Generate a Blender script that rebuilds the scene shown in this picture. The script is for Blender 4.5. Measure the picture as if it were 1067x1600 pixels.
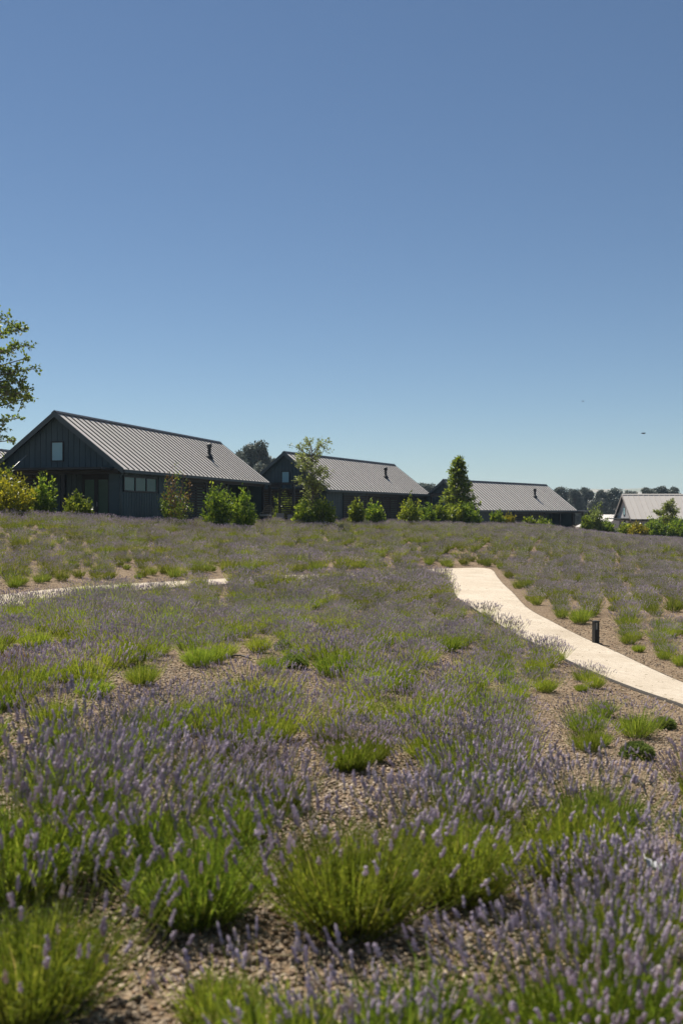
import bpy, math, random
import numpy as np
from mathutils import Vector, Matrix

for _o in list(bpy.data.objects):
    bpy.data.objects.remove(_o)
scene = bpy.context.scene
COL = scene.collection
R = math.radians
HAZE = 0.0002
EYE = 1.6            # camera height above the ground it stands on
F = 1555.0           # focal length in photograph pixels (35 mm upright on full frame)

# ------------------------------------------------------------------ camera
cam_d = bpy.data.cameras.new('camera')
cam = bpy.data.objects.new('camera', cam_d)
COL.objects.link(cam)
cam.location = (0, 0, EYE)
cam.rotation_euler = (R(90), 0, 0)
cam_d.sensor_fit = 'VERTICAL'
cam_d.sensor_height = 36.0
cam_d.lens = 35.0
cam_d.clip_start = 0.05
cam_d.clip_end = 12000
cam_d.dof.use_dof = True
cam_d.dof.focus_distance = 22.0
cam_d.dof.aperture_fstop = 2.8
scene.camera = cam

# ------------------------------------------------------------------ sky and sun
SUN = Vector((-0.31, 0.39, 0.866)).normalized()      # towards the sun: high, beyond and left of the houses
world = bpy.data.worlds.new('World')
scene.world = world
world.use_nodes = True
wn = world.node_tree
wn.nodes.clear()
sky = wn.nodes.new('ShaderNodeTexSky')
sky.sky_type = 'NISHITA'
sky.sun_disc = False
sky.sun_elevation = math.asin(SUN.z)
sky.sun_rotation = math.atan2(SUN.x, SUN.y) % (2 * math.pi)
sky.altitude = 0
sky.air_density = 0.85
sky.dust_density = 0.0
sky.ozone_density = 2.2
bg = wn.nodes.new('ShaderNodeBackground')
bg.inputs['Strength'].default_value = 0.055
wo = wn.nodes.new('ShaderNodeOutputWorld')
wb = wn.nodes.new('ShaderNodeMix')           # white balance of the whole sky, as the photograph's
wb.data_type = 'RGBA'; wb.blend_type = 'MULTIPLY'
wb.inputs[0].default_value = 1.0
wb.inputs[7].default_value = (0.92, 0.975, 1.00, 1)
wn.links.new(sky.outputs[0], wb.inputs[6])
wn.links.new(wb.outputs[2], bg.inputs['Color'])
wn.links.new(bg.outputs[0], wo.inputs['Surface'])

sun_d = bpy.data.lights.new('sun', 'SUN')
sun_d.energy = 5.0
sun_d.angle = R(0.53)
sun_d.color = (1.0, 0.94, 0.85)
sun = bpy.data.objects.new('sun', sun_d)
COL.objects.link(sun)
sun.rotation_euler = (-SUN).to_track_quat('-Z', 'Y').to_euler()

scene.view_settings.view_transform = 'Standard'
scene.view_settings.look = 'None'
scene.view_settings.exposure = 0.58
scene.view_settings.gamma = 1.0
scene.view_settings.use_curve_mapping = False
scene.cycles.max_bounces = 6
scene.cycles.transparent_max_bounces = 8
scene.cycles.caustics_reflective = False
scene.cycles.caustics_refractive = False

rng = np.random.default_rng(11)
random.seed(11)

# ------------------------------------------------------------------ object helpers
def tag(o, label=None, cat=None, group=None, kind=None):
    if label: o['label'] = label
    if cat: o['category'] = cat
    if group: o['group'] = group
    if kind: o['kind'] = kind
    return o

def empty(name, loc=(0, 0, 0), rz=0.0):
    o = bpy.data.objects.new(name, None)
    o.empty_display_size = 0.2
    o.location = loc
    o.rotation_euler = (0, 0, rz)
    COL.objects.link(o)
    return o

def link(name, me, parent=None, loc=None):
    o = bpy.data.objects.new(name, me)
    COL.objects.link(o)
    if parent is not None: o.parent = parent
    if loc is not None: o.location = loc
    return o

def mesh_np(name, verts, faces, mats, midx=None, tint=None, smooth=False):
    """verts (N,3); faces: list of (M,k) int arrays; midx: one material index per array; tint per vertex"""
    me = bpy.data.meshes.new(name)
    verts = np.asarray(verts, np.float32)
    me.vertices.add(len(verts))
    me.vertices.foreach_set('co', verts.ravel())
    faces = [np.asarray(f, np.int32) for f in faces if len(f)]
    loops = np.concatenate([f.ravel() for f in faces])
    tot = np.concatenate([np.full(len(f), f.shape[1], np.int32) for f in faces])
    me.loops.add(len(loops))
    me.loops.foreach_set('vertex_index', loops)
    me.polygons.add(len(tot))
    me.polygons.foreach_set('loop_start', np.concatenate([[0], np.cumsum(tot)[:-1]]).astype(np.int32))
    for m in (mats if isinstance(mats, (list, tuple)) else [mats]):
        me.materials.append(m)
    if midx is not None:
        me.polygons.foreach_set('material_index', np.concatenate([np.full(len(f), k, np.int32) for f, k in zip(faces, midx)]))
    if smooth:
        me.polygons.foreach_set('use_smooth', np.ones(len(tot), bool))
    if tint is not None:
        a = me.attributes.new('tint', 'FLOAT', 'POINT')
        a.data.foreach_set('value', np.asarray(tint, np.float32))
    me.update(calc_edges=True)
    me.validate()
    return me

class MB:
    """collects simple solids, built as one mesh"""
    def __init__(s): s.v = []; s.f = []
    def box(s, x0, x1, y0, y1, z0, z1, M=None):
        b = len(s.v)
        p = [(x0, y0, z0), (x1, y0, z0), (x1, y1, z0), (x0, y1, z0), (x0, y0, z1), (x1, y0, z1), (x1, y1, z1), (x0, y1, z1)]
        if M is not None: p = [tuple(M @ Vector(q)) for q in p]
        s.v += p
        s.f += [tuple(b + i for i in q) for q in ((0, 3, 2, 1), (4, 5, 6, 7), (0, 1, 5, 4), (1, 2, 6, 5), (2, 3, 7, 6), (3, 0, 4, 7))]
        return s
    def prism(s, poly, axis, a0, a1):
        """poly of (u,v) extruded along an axis: 'y' -> (u,a,v), 'x' -> (a,u,v), 'z' -> (u,v,a)"""
        b = len(s.v); n = len(poly)
        def P(u, v, a): return {'y': (u, a, v), 'x': (a, u, v), 'z': (u, v, a)}[axis]
        s.v += [P(u, v, a0) for u, v in poly] + [P(u, v, a1) for u, v in poly]
        s.f.append(tuple(range(b, b + n))); s.f.append(tuple(range(b + 2 * n - 1, b + n - 1, -1)))
        for i in range(n):
            j = (i + 1) % n
            s.f.append((b + i, b + n + i, b + n + j, b + j))
        return s
    def tube(s, pts, rad, n=8, caps=True):
        pts = [Vector(p) for p in pts]
        rads = rad if isinstance(rad, (list, tuple)) else [rad] * len(pts)
        b = len(s.v)
        for i, p in enumerate(pts):
            d = (pts[min(i + 1, len(pts) - 1)] - pts[max(i - 1, 0)]).normalized()
            u = d.cross(Vector((0, 0, 1)) if abs(d.z) < 0.9 else Vector((1, 0, 0))).normalized()
            w = d.cross(u)
            for k in range(n):
                a = 2 * math.pi * k / n
                s.v.append(tuple(p + (u * math.cos(a) + w * math.sin(a)) * rads[i]))
        for i in range(len(pts) - 1):
            for k in range(n):
                l = (k + 1) % n
                s.f.append((b + i * n + k, b + i * n + l, b + (i + 1) * n + l, b + (i + 1) * n + k))
        if caps:
            s.f.append(tuple(b + k for k in range(n - 1, -1, -1)))
            e = b + (len(pts) - 1) * n
            s.f.append(tuple(e + k for k in range(n)))
        return s
    def mesh(s, name, mat, smooth=False, bevel=0.0):
        me = bpy.data.meshes.new(name)
        me.from_pydata(s.v, [], s.f)
        me.materials.append(mat)
        if smooth:
            for p in me.polygons: p.use_smooth = True
        if bevel:
            import bmesh
            bm = bmesh.new(); bm.from_mesh(me)
            bmesh.ops.bevel(bm, geom=bm.edges[:], offset=bevel, segments=2, affect='EDGES')
            bm.to_mesh(me); bm.free()
        me.update()
        return me
    def build(s, name, mat, parent=None, smooth=False, bevel=0.0, loc=None):
        return link(name, s.mesh(name, mat, smooth, bevel), parent, loc)

def copy_tree(o, parent=None):
    c = o.copy()
    COL.objects.link(c)
    if parent is not None: c.parent = parent
    for ch in list(o.children):
        copy_tree(ch, c)
    return c

# ------------------------------------------------------------------ materials
def mat(name):
    m = bpy.data.materials.new(name)
    m.use_nodes = True
    nt = m.node_tree
    return m, nt, nt.nodes['Principled BSDF']

def N(nt, t, **kw):
    n = nt.nodes.new(t)
    for k, v in kw.items():
        if k in n.inputs: n.inputs[k].default_value = v
        else: setattr(n, k, v)
    return n

def ramp(nt, fac, stops):
    r = nt.nodes.new('ShaderNodeValToRGB')
    e = r.color_ramp.elements
    while len(e) < len(stops): e.new(0.5)
    for k, (p, c) in enumerate(stops):
        e[k].position = p
        e[k].color = (c[0], c[1], c[2], 1)
    nt.links.new(fac, r.inputs[0])
    return r.outputs[0]

def mixc(nt, fac, a, b, mode='MIX'):
    n = nt.nodes.new('ShaderNodeMix')
    n.data_type = 'RGBA'; n.blend_type = mode
    for s, v in ((n.inputs[0], fac), (n.inputs[6], a), (n.inputs[7], b)):
        if isinstance(v, (int, float)): s.default_value = v
        elif isinstance(v, tuple): s.default_value = (*v[:3], 1)
        else: nt.links.new(v, s)
    return n.outputs[2]

def noise(nt, scale, detail=4, rough=0.6, obj=True):
    tc = nt.nodes.new('ShaderNodeTexCoord')
    n = N(nt, 'ShaderNodeTexNoise', Scale=scale, Detail=detail, Roughness=rough)
    nt.links.new(tc.outputs['Object'], n.inputs['Vector'])
    return n.outputs[0]

def leaf_mat(name, stops, trans=0.35, var=0.25, rough=0.5, warm=None):
    """leaf: tint attribute picks the shade, each plant drifts on its own; light passes through"""
    m, nt, p = mat(name)
    at = N(nt, 'ShaderNodeAttribute', attribute_name='tint')
    oi = nt.nodes.new('ShaderNodeObjectInfo')
    c = ramp(nt, at.outputs['Fac'], stops)
    hs = nt.nodes.new('ShaderNodeHueSaturation')
    mr = N(nt, 'ShaderNodeMapRange'); mr.inputs[3].default_value = 1 - var; mr.inputs[4].default_value = 1 + var
    nt.links.new(oi.outputs['Random'], mr.inputs[0])
    nt.links.new(mr.outputs[0], hs.inputs['Value'])
    mh = N(nt, 'ShaderNodeMapRange'); mh.inputs[3].default_value = 0.485; mh.inputs[4].default_value = 0.512
    ml = N(nt, 'ShaderNodeMath', operation='FRACT')
    mm = N(nt, 'ShaderNodeMath', operation='MULTIPLY'); mm.inputs[1].default_value = 7.31
    nt.links.new(oi.outputs['Random'], mm.inputs[0]); nt.links.new(mm.outputs[0], ml.inputs[0])
    nt.links.new(ml.outputs[0], mh.inputs[0]); nt.links.new(mh.outputs[0], hs.inputs['Hue'])
    nt.links.new(c, hs.inputs['Color'])
    p.inputs['Roughness'].default_value = rough
    p.inputs['Specular IOR Level'].default_value = 0.3
    nt.links.new(hs.outputs[0], p.inputs['Base Color'])
    tr = nt.nodes.new('ShaderNodeBsdfTranslucent')
    if warm:
        nt.links.new(mixc(nt, 1.0, hs.outputs[0], warm, 'MULTIPLY'), tr.inputs['Color'])
    else:
        nt.links.new(hs.outputs[0], tr.inputs['Color'])
    mx = N(nt, 'ShaderNodeMixShader'); mx.inputs[0].default_value = trans
    nt.links.new(p.outputs[0], mx.inputs[1]); nt.links.new(tr.outputs[0], mx.inputs[2])
    nt.links.new(mx.outputs[0], nt.nodes['Material Output'].inputs['Surface'])
    return m

M = {}
M['lav_leaf'] = leaf_mat('lavender_leaf', [(0.0, (0.075, 0.125, 0.022)), (0.45, (0.160, 0.220, 0.034)), (0.85, (0.290, 0.320, 0.062)), (1.0, (0.44, 0.36, 0.18))], trans=0.50, var=0.22, warm=(1.5, 1.5, 0.8))
M['lav_far'] = leaf_mat('lavender_leaf_far', [(0.0, (0.060, 0.088, 0.020)), (0.5, (0.165, 0.205, 0.040)), (1.0, (0.340, 0.330, 0.085))], trans=0.40, var=0.25, warm=(1.4, 1.4, 0.8))
M['blossom'] = leaf_mat('lavender_blossom', [(0.0, (0.370, 0.310, 0.375)), (0.5, (0.550, 0.465, 0.545)), (0.85, (0.72, 0.63, 0.71)), (1.0, (0.52, 0.43, 0.34))], trans=0.45, var=0.15, rough=0.8)
M['dead'] = leaf_mat('dead_lavender', [(0.0, (0.11, 0.07, 0.045)), (1.0, (0.22, 0.15, 0.10))], trans=0.2, var=0.1)
M['straw'] = leaf_mat('straw', [(0.0, (0.22, 0.16, 0.08)), (1.0, (0.38, 0.30, 0.17))], trans=0.3, var=0.1)
M['ball'] = leaf_mat('round_shrub_leaf', [(0.0, (0.11, 0.17, 0.040)), (1.0, (0.22, 0.30, 0.065))], trans=0.45, var=0.15)
M['shrub'] = leaf_mat('shrub_leaf', [(0.0, (0.050, 0.090, 0.016)), (0.55, (0.150, 0.205, 0.030)), (1.0, (0.32, 0.35, 0.058))], trans=0.45, var=0.2, rough=0.35, warm=(1.4, 1.4, 0.7))
M['yellow'] = leaf_mat('golden_shrub_leaf', [(0.0, (0.10, 0.12, 0.016)), (0.5, (0.25, 0.24, 0.026)), (1.0, (0.42, 0.36, 0.04))], trans=0.35, var=0.1, rough=0.35, warm=(1.4, 1.3, 0.7))
M['red'] = leaf_mat('russet_leaf', [(0.0, (0.15, 0.085, 0.03)), (1.0, (0.34, 0.19, 0.06))], trans=0.35, var=0.1)
M['tree'] = leaf_mat('tree_leaf', [(0.0, (0.08, 0.125, 0.026)), (0.6, (0.165, 0.215, 0.042)), (1.0, (0.26, 0.295, 0.060))], trans=0.5, var=0.15, rough=0.4, warm=(1.4, 1.4, 0.7))
M['cone'] = leaf_mat('conical_tree_leaf', [(0.0, (0.09, 0.15, 0.030)), (0.6, (0.19, 0.26, 0.045)), (1.0, (0.30, 0.34, 0.065))], trans=0.6, var=0.1, rough=0.4, warm=(1.3, 1.3, 0.8))
M['pale'] = leaf_mat('pale_leaf', [(0.0, (0.14, 0.18, 0.045)), (0.6, (0.25, 0.29, 0.07)), (1.0, (0.36, 0.38, 0.11))], trans=0.5, var=0.1, rough=0.4)
M['euc'] = leaf_mat('eucalyptus_leaf', [(0.0, (0.07, 0.09, 0.068)), (0.6, (0.12, 0.14, 0.11)), (1.0, (0.20, 0.21, 0.17))], trans=0.2, var=0.15)

def simple(name, col, rough=0.6, metal=0.0, var=0.0, scale=6.0, bump=0.0, spec=0.5, objvar=0.0):
    m, nt, p = mat(name)
    p.inputs['Roughness'].default_value = rough
    p.inputs['Metallic'].default_value = metal
    p.inputs['Specular IOR Level'].default_value = spec
    nz = noise(nt, scale, 6, 0.65)
    c = mixc(nt, nz, tuple(x * (1 - var) for x in col), tuple(x * (1 + var) for x in col))
    if objvar:
        oi = nt.nodes.new('ShaderNodeObjectInfo')
        mr = N(nt, 'ShaderNodeMapRange'); mr.inputs[3].default_value = 1 - objvar; mr.inputs[4].default_value = 1 + objvar
        nt.links.new(oi.outputs['Random'], mr.inputs[0])
        hs = nt.nodes.new('ShaderNodeHueSaturation')
        nt.links.new(mr.outputs[0], hs.inputs['Value']); nt.links.new(c, hs.inputs['Color'])
        c = hs.outputs[0]
    nt.links.new(c, p.inputs['Base Color'])
    if bump:
        b = N(nt, 'ShaderNodeBump', Strength=bump, Distance=0.02)
        nt.links.new(nz, b.inputs['Height']); nt.links.new(b.outputs[0], p.inputs['Normal'])
    return m

M['roof'] = simple('taupe_metal_roofing', (0.52, 0.485, 0.44), 0.5, 0.0, 0.10, 2.0, 0, 0.4, 0.05)
M['seam'] = simple('shade_toned_seam', (0.075, 0.070, 0.065), 0.5, 0.0, 0.1, 3.0)  # roof ribs coloured dark to stand in for shade on their near faces
M['roof_pale'] = simple('pale_metal_roofing', (0.48, 0.445, 0.405), 0.6, 0.0, 0.10, 2.0, 0, 0.4, 0.04)
M['slate'] = simple('slate_painted_board', (0.050, 0.078, 0.086), 0.6, 0, 0.22, 3.0, 0.1, 0.3, 0.10)
M['trim'] = simple('slate_painted_trim', (0.066, 0.088, 0.092), 0.55, 0, 0.12, 3.0, 0, 0.4, 0.05)
M['dark'] = simple('dark_steel', (0.018, 0.019, 0.020), 0.5, 0, 0.15, 5.0, 0, 0.4)
M['slat'] = simple('dark_stained_slat', (0.040, 0.034, 0.028), 0.7, 0, 0.25, 4.0, 0.1, 0.3, 0.15)
M['soffit'] = simple('brown_soffit', (0.20, 0.155, 0.115), 0.7, 0, 0.15, 4.0, 0, 0.3)
M['greywood'] = simple('weathered_grey_board', (0.42, 0.405, 0.40), 0.8, 0, 0.25, 3.0, 0.15, 0.2, 0.12)
M['greytrim'] = simple('weathered_grey_trim', (0.22, 0.20, 0.185), 0.8, 0, 0.2, 3.0, 0.1, 0.2, 0.1)
M['blind'] = simple('pale_window_blind', (0.07, 0.16, 0.15), 0.25, 0, 0.10, 8.0, 0, 0.4)
M['blind_pale'] = simple('pale_gable_blind', (0.27, 0.46, 0.49), 0.25, 0, 0.08, 8.0, 0, 0.4)
M['glass'] = simple('green_reflection_glass', (0.045, 0.105, 0.065), 0.3, 0, 0.5, 1.2, 0, 0.4)  # green reflection in the door panes is put into the base colour
M['steel'] = simple('galvanised_rod', (0.42, 0.42, 0.42), 0.4, 0.3, 0.1)
M['slab'] = simple('terrace_paving', (0.30, 0.27, 0.24), 0.8, 0, 0.15, 2.0, 0.1)
M['wicker'] = simple('tan_wicker', (0.21, 0.17, 0.11), 0.7, 0, 0.2, 20.0)
M['cushion'] = simple('cream_cushion', (0.60, 0.58, 0.53), 0.9, 0, 0.05)
M['pot'] = simple('grey_planter', (0.17, 0.18, 0.19), 0.7, 0, 0.1)
M['stone'] = simple('pale_stone', (0.48, 0.44, 0.40), 0.85, 0, 0.2, 5.0, 0.3)
M['hose'] = simple('black_hose', (0.022, 0.018, 0.015), 0.6, 0, 0.2)
M['white'] = simple('white_plastic', (0.80, 0.80, 0.82), 0.4, 0, 0.03)
M['bark'] = simple('grey_bark', (0.13, 0.105, 0.085), 0.9, 0, 0.35, 9.0, 0.4)
M['bird'] = simple('dark_feathers', (0.03, 0.03, 0.035), 0.8)
M['lens'] = simple('bollard_lens', (0.30, 0.31, 0.30), 0.3)

def ground_mat():
    m, nt, p = mat('gravel_mulch')
    tc = nt.nodes.new('ShaderNodeTexCoord')
    v = N(nt, 'ShaderNodeTexVoronoi', Scale=34.0)
    nt.links.new(tc.outputs['Object'], v.inputs['Vector'])
    v2 = N(nt, 'ShaderNodeTexVoronoi', Scale=13.0)
    nt.links.new(tc.outputs['Object'], v2.inputs['Vector'])
    sx = nt.nodes.new('ShaderNodeSeparateColor')
    nt.links.new(v.outputs['Color'], sx.inputs[0])
    c = ramp(nt, sx.outputs[0], [(0.0, (0.090, 0.060, 0.034)), (0.3, (0.165, 0.113, 0.066)), (0.65, (0.235, 0.168, 0.102)), (1.0, (0.36, 0.28, 0.19))])
    big = noise(nt, 0.6, 5, 0.6)
    c2 = mixc(nt, ramp(nt, big, [(0.35, (0, 0, 0)), (0.7, (0.6, 0.6, 0.6))]), c, (0.150, 0.105, 0.068))
    nt.links.new(c2, p.inputs['Base Color'])
    p.inputs['Roughness'].default_value = 0.9
    p.inputs['Specular IOR Level'].default_value = 0.2
    ad = N(nt, 'ShaderNodeMath', operation='ADD')
    nt.links.new(v.outputs['Distance'], ad.inputs[0]); nt.links.new(v2.outputs['Distance'], ad.inputs[1])
    b = N(nt, 'ShaderNodeBump', Strength=0.9, Distance=0.02)
    nt.links.new(ad.outputs[0], b.inputs['Height']); nt.links.new(b.outputs[0], p.inputs['Normal'])
    return m
M['ground'] = ground_mat()

def path_mat():
    m, nt, p = mat('decomposed_granite')
    n1 = noise(nt, 0.9, 8, 0.65); n2 = noise(nt, 70.0, 3, 0.7); n3 = noise(nt, 9.0, 6, 0.75)
    c = ramp(nt, n1, [(0.30, (0.48, 0.41, 0.315)), (0.50, (0.60, 0.525, 0.415)), (0.70, (0.67, 0.60, 0.49))])
    c = mixc(nt, ramp(nt, n3, [(0.40, (0.55, 0.55, 0.55)), (0.62, (0, 0, 0))]), c, (0.41, 0.335, 0.25))
    c = mixc(nt, ramp(nt, n2, [(0.36, (0.55, 0.55, 0.55)), (0.52, (0, 0, 0))]), c, (0.33, 0.255, 0.18))
    nt.links.new(c, p.inputs['Base Color'])
    p.inputs['Roughness'].default_value = 0.95
    p.inputs['Specular IOR Level'].default_value = 0.15
    ad = N(nt, 'ShaderNodeMath', operation='ADD')
    nt.links.new(n2, ad.inputs[0]); nt.links.new(n3, ad.inputs[1])
    b = N(nt, 'ShaderNodeBump', Strength=0.7, Distance=0.02)
    nt.links.new(ad.outputs[0], b.inputs['Height']); nt.links.new(b.outputs[0], p.inputs['Normal'])
    return m
M['path'] = path_mat()

def pebble_mat():
    m, nt, p = mat('pebble')
    oi = nt.nodes.new('ShaderNodeObjectInfo')
    c = ramp(nt, oi.outputs['Random'], [(0.0, (0.06, 0.038, 0.020)), (0.2, (0.18, 0.115, 0.058)), (0.42, (0.27, 0.182, 0.098)), (0.62, (0.19, 0.150, 0.105)), (0.78, (0.36, 0.255, 0.145)), (0.90, (0.52, 0.43, 0.30)), (1.0, (0.36, 0.170, 0.06))])
    nz = noise(nt, 45.0, 4)
    nt.links.new(mixc(nt, 0.35, c, mixc(nt, nz, (0.12, 0.08, 0.05), (0.45, 0.38, 0.30))), p.inputs['Base Color'])
    p.inputs['Roughness'].default_value = 0.75
    return m
M['pebble'] = pebble_mat()

def hill_mat():
    m, nt, p = mat('dry_grass_hills')
    n1 = noise(nt, 0.012, 6, 0.6)
    nt.links.new(ramp(nt, n1, [(0.4, (0.36, 0.30, 0.22)), (0.6, (0.20, 0.21, 0.13))]), p.inputs['Base Color'])
    p.inputs['Roughness'].default_value = 1.0
    return m
M['hill'] = hill_mat()

# ------------------------------------------------------------------ terrain
def ctl(px, py, d): return ((px - 533.5) * d / F, d, -(py - 800) * d / F)
CT = [ctl(*c) for c in (
    (533, 1600, 3.15), (100, 1560, 3.3), (540, 1455, 3.85), (1000, 1500, 3.6), (995, 1185, 9.6), (930, 1007, 21), (1067, 1107, 12.5),
    (1067, 1069, 15.5), (1067, 1300, 5.9), (764, 890, 43), (674, 891, 43), (798, 924, 32.5), (769, 972, 23), (708, 922, 32.5), (893, 1039, 16.8),
    (455, 1043, 12.5), (700, 950, 26), (700, 1000, 19), (700, 1100, 11.8), (560, 1000, 16.5), (800, 1250, 6.3),
    (60, 940, 21), (0, 950, 19.5), (330, 912, 28.5), (510, 903, 35), (50, 905, 25), (100, 860, 31), (100, 822, 38),
    (100, 1100, 8.7), (100, 1000, 14.5), (330, 1040, 12.5), (300, 1250, 5.7),
    (560, 870, 45), (560, 840, 54), (560, 822, 63), (330, 860, 39), (330, 826, 48), (850, 860, 50), (850, 840, 62), (850, 829, 75),
    (1000, 880, 47), (1000, 852, 75), (1000, 844, 92), (1050, 950, 26), (1067, 1000, 20.5))]
CT += [(0, 0, -1.6), (-13, 45, -0.72), (-8, 64, -0.85), (-18, 44, -0.65), (-10, 41, -0.6), (-4, 69, -1.05), (4.6, 88, -1.4), (-3, 61, -0.8),
       (8.8, 86, -2.2), (21, 103, -2.5), (16, 84, -1.75), (30, 107, -3.35), (50, 107, -3.6), (-40, 60, -1), (-60, 120, -3), (0, 130, -3.5), (40, 150, -5),
       (80, 100, -4), (60, 60, -3.0), (40, 30, -3.0), (20, 5, -2.6), (-20, 10, -1.2), (-30, 30, -0.9), (0, -15, -1.4), (-100, 0, -1), (100, 0, -4.5),
       (0, 250, -7), (150, 250, -8), (-150, 250, -6), (-150, -100, -2), (150, -100, -5)]
CT = np.array(CT)
def _U(r2): return np.where(r2 > 0, r2 * np.log(np.maximum(r2, 1e-12)), 0.0)
def _tps():
    P = CT[:, :2] / 20.0; n = len(P)
    K = _U(((P[:, None] - P[None]) ** 2).sum(-1)) + np.eye(n) * 0.02
    A = np.zeros((n + 3, n + 3)); A[:n, :n] = K
    A[:n, n] = 1; A[:n, n + 1:] = P; A[n, :n] = 1; A[n + 1:, :n] = P.T
    return np.linalg.solve(A, np.concatenate([CT[:, 2], [0, 0, 0]]))
_W = _tps()
def height(x, y):
    x = np.asarray(x, float); y = np.asarray(y, float)
    sh = np.broadcast(x, y).shape
    x = np.broadcast_to(x, sh).ravel(); y = np.broadcast_to(y, sh).ravel()
    out = np.empty(len(x))
    C = CT[:, :2] / 20.0
    for s in range(0, len(x), 20000):
        q = np.stack([x[s:s + 20000], y[s:s + 20000]], 1) / 20.0
        r2 = ((q[:, None] - C[None]) ** 2).sum(-1)
        out[s:s + 20000] = _U(r2) @ _W[:-3] + _W[-3] + q @ _W[-2:]
    rr = np.hypot(x, y - 60)
    t = np.clip((rr - 130) / 140, 0, 1); t = t * t * (3 - 2 * t)
    out = out * (1 - t) + (-8.0) * t
    return (out + EYE).reshape(sh)

def spot(px, py):
    """the point of the ground seen at a photograph pixel"""
    d = np.concatenate([np.arange(2.2, 12, 0.02), np.arange(12, 130, 0.1)])
    X = (px - 533.5) * d / F
    below = (EYE - (py - 800) * d / F) - height(X, d)
    k = np.nonzero(below <= 0)[0]
    k = k[0] if len(k) else np.argmin(below)
    return np.array([X[k], d[k]])

def seen(x, y, z):
    return 533.5 + F * x / y, 800 - F * (z - EYE) / y

def axis(lo, hi, step, far):
    a = list(np.arange(lo, hi + 1e-6, step))
    s = step; v = hi; w = lo
    up, dn = [], []
    while v < far:
        s *= 1.35; v += s; w -= s; up.append(v); dn.append(w)
    return np.array(dn[::-1] + a + up)
xs = axis(-34, 60, 0.55, 4500); ys = axis(-6, 125, 0.55, 4500)
GX, GY = np.meshgrid(xs, ys)
GZ = height(GX, GY)
nx, ny = len(xs), len(ys)
idx = np.arange(nx * ny).reshape(ny, nx)
gf = np.stack([idx[:-1, :-1], idx[:-1, 1:], idx[1:, 1:], idx[1:, :-1]], -1).reshape(-1, 4)
ground = link('ground', mesh_np('ground', np.stack([GX, GY, GZ], -1).reshape(-1, 3), [gf], M['ground'], smooth=True))
tag(ground, 'gravel and bark covered ground sloping gently up to the cottages', kind='structure')

# distant hills behind the eucalyptus trees
hv, hf = [], []
n = 90
for i in range(n):
    a = R(-60 + 120 * i / (n - 1))
    hgt = 34 + 9 * math.sin(i * 0.37) + 6 * math.sin(i * 0.9 + 1) + 3 * math.sin(i * 2.1)
    for rr, zz in ((1700, -8.5 + EYE), (2000, hgt * 0.6), (2500, hgt * 1.25), (3600, -8.5 + EYE)):
        hv.append((math.sin(a) * rr, math.cos(a) * rr, zz))
for i in range(n - 1):
    for k in range(3):
        hf.append((i * 4 + k, (i + 1) * 4 + k, (i + 1) * 4 + k + 1, i * 4 + k + 1))
tag(link('hills', mesh_np('hills', hv, [hf], M['hill'], smooth=True)), 'low dry hills far behind the eucalyptus trees', kind='structure')

# ------------------------------------------------------------------ path
PAIRS = [((-60, 966), (-60, 941)), ((0, 956), (0, 933)), ((79, 943), (105, 921)), ((184, 928), (236, 912)), ((320, 917), (345, 906)), ((450, 908), (460, 900)),
         ((560, 902), (575, 895)), ((640, 900), (660, 891)), ((684, 904), (715, 889)), ((704, 914), (764, 890)), ((708, 924), (776, 902)), ((714, 936), (785, 913)), ((736, 951), (800, 927)),
         ((769, 972), (822, 951)), ((826, 1005), (868, 977)), ((893, 1039), (930, 1007)), ((988, 1079), (1020, 1050)), ((1067, 1108), (1100, 1084)), ((1150, 1145), (1190, 1122))]
def smooth_line(P, k=8):
    P = np.array(P); out = []
    Q = np.vstack([2 * P[0] - P[1], P, 2 * P[-1] - P[-2]])
    for i in range(1, len(Q) - 2):
        for t in np.linspace(0, 1, k, endpoint=False):
            a, b, c, d = Q[i - 1], Q[i], Q[i + 1], Q[i + 2]
            out.append(0.5 * (2 * b + (c - a) * t + (2 * a - 5 * b + 4 * c - d) * t * t + (-a + 3 * b - 3 * c + d) * t ** 3))
    out.append(Q[-2])
    return np.array(out)
def relax(P, it=3):
    for _ in range(it):
        P[1:-1] = 0.25 * P[:-2] + 0.5 * P[1:-1] + 0.25 * P[2:]
    return P
IN = relax(smooth_line([spot(*a) for a, b in PAIRS]))
OUT = relax(smooth_line([spot(*b) for a, b in PAIRS]))
nseg = 6
pv = []
for a, b in zip(IN, OUT):
    for k in range(nseg + 1):
        q = a + (b - a) * k / nseg
        pv.append((q[0], q[1], float(height(q[0], q[1])) + 0.035 + 0.012 * math.sin(math.pi * k / nseg)))
pf = []
for i in range(len(IN) - 1):
    for k in range(nseg):
        j = i * (nseg + 1) + k
        pf.append((j, j + 1, j + nseg + 2, j + nseg + 1))
tag(link('path', mesh_np('path', pv, [pf], M['path'], smooth=True)), 'pale decomposed granite footpath bending through the lavender', kind='structure')
for line, rim in ((IN, 0.045), (OUT, 0.036)):
    mb = MB()
    ev, ef = [], []
    for i, p in enumerate(line):
        d = line[min(i + 1, len(line) - 1)] - line[max(i - 1, 0)]
        d = d / np.linalg.norm(d); nn = np.array([-d[1], d[0]]) * 0.006
        z = float(height(p[0], p[1]))
        for s, zz in ((-1, z - 0.05), (-1, z + rim), (1, z + rim), (1, z - 0.05)):
            q = p + nn * s
            ev.append((q[0], q[1], zz))
    for i in range(len(line) - 1):
        for k in range(3):
            ef.append((i * 4 + k, i * 4 + k + 1, i * 4 + k + 5, i * 4 + k + 4))
    tag(link('path_edging', mesh_np('path_edging', ev, [ef], M['slat'])), 'thin dark steel edging strip along the pale footpath', kind='structure')

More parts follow.
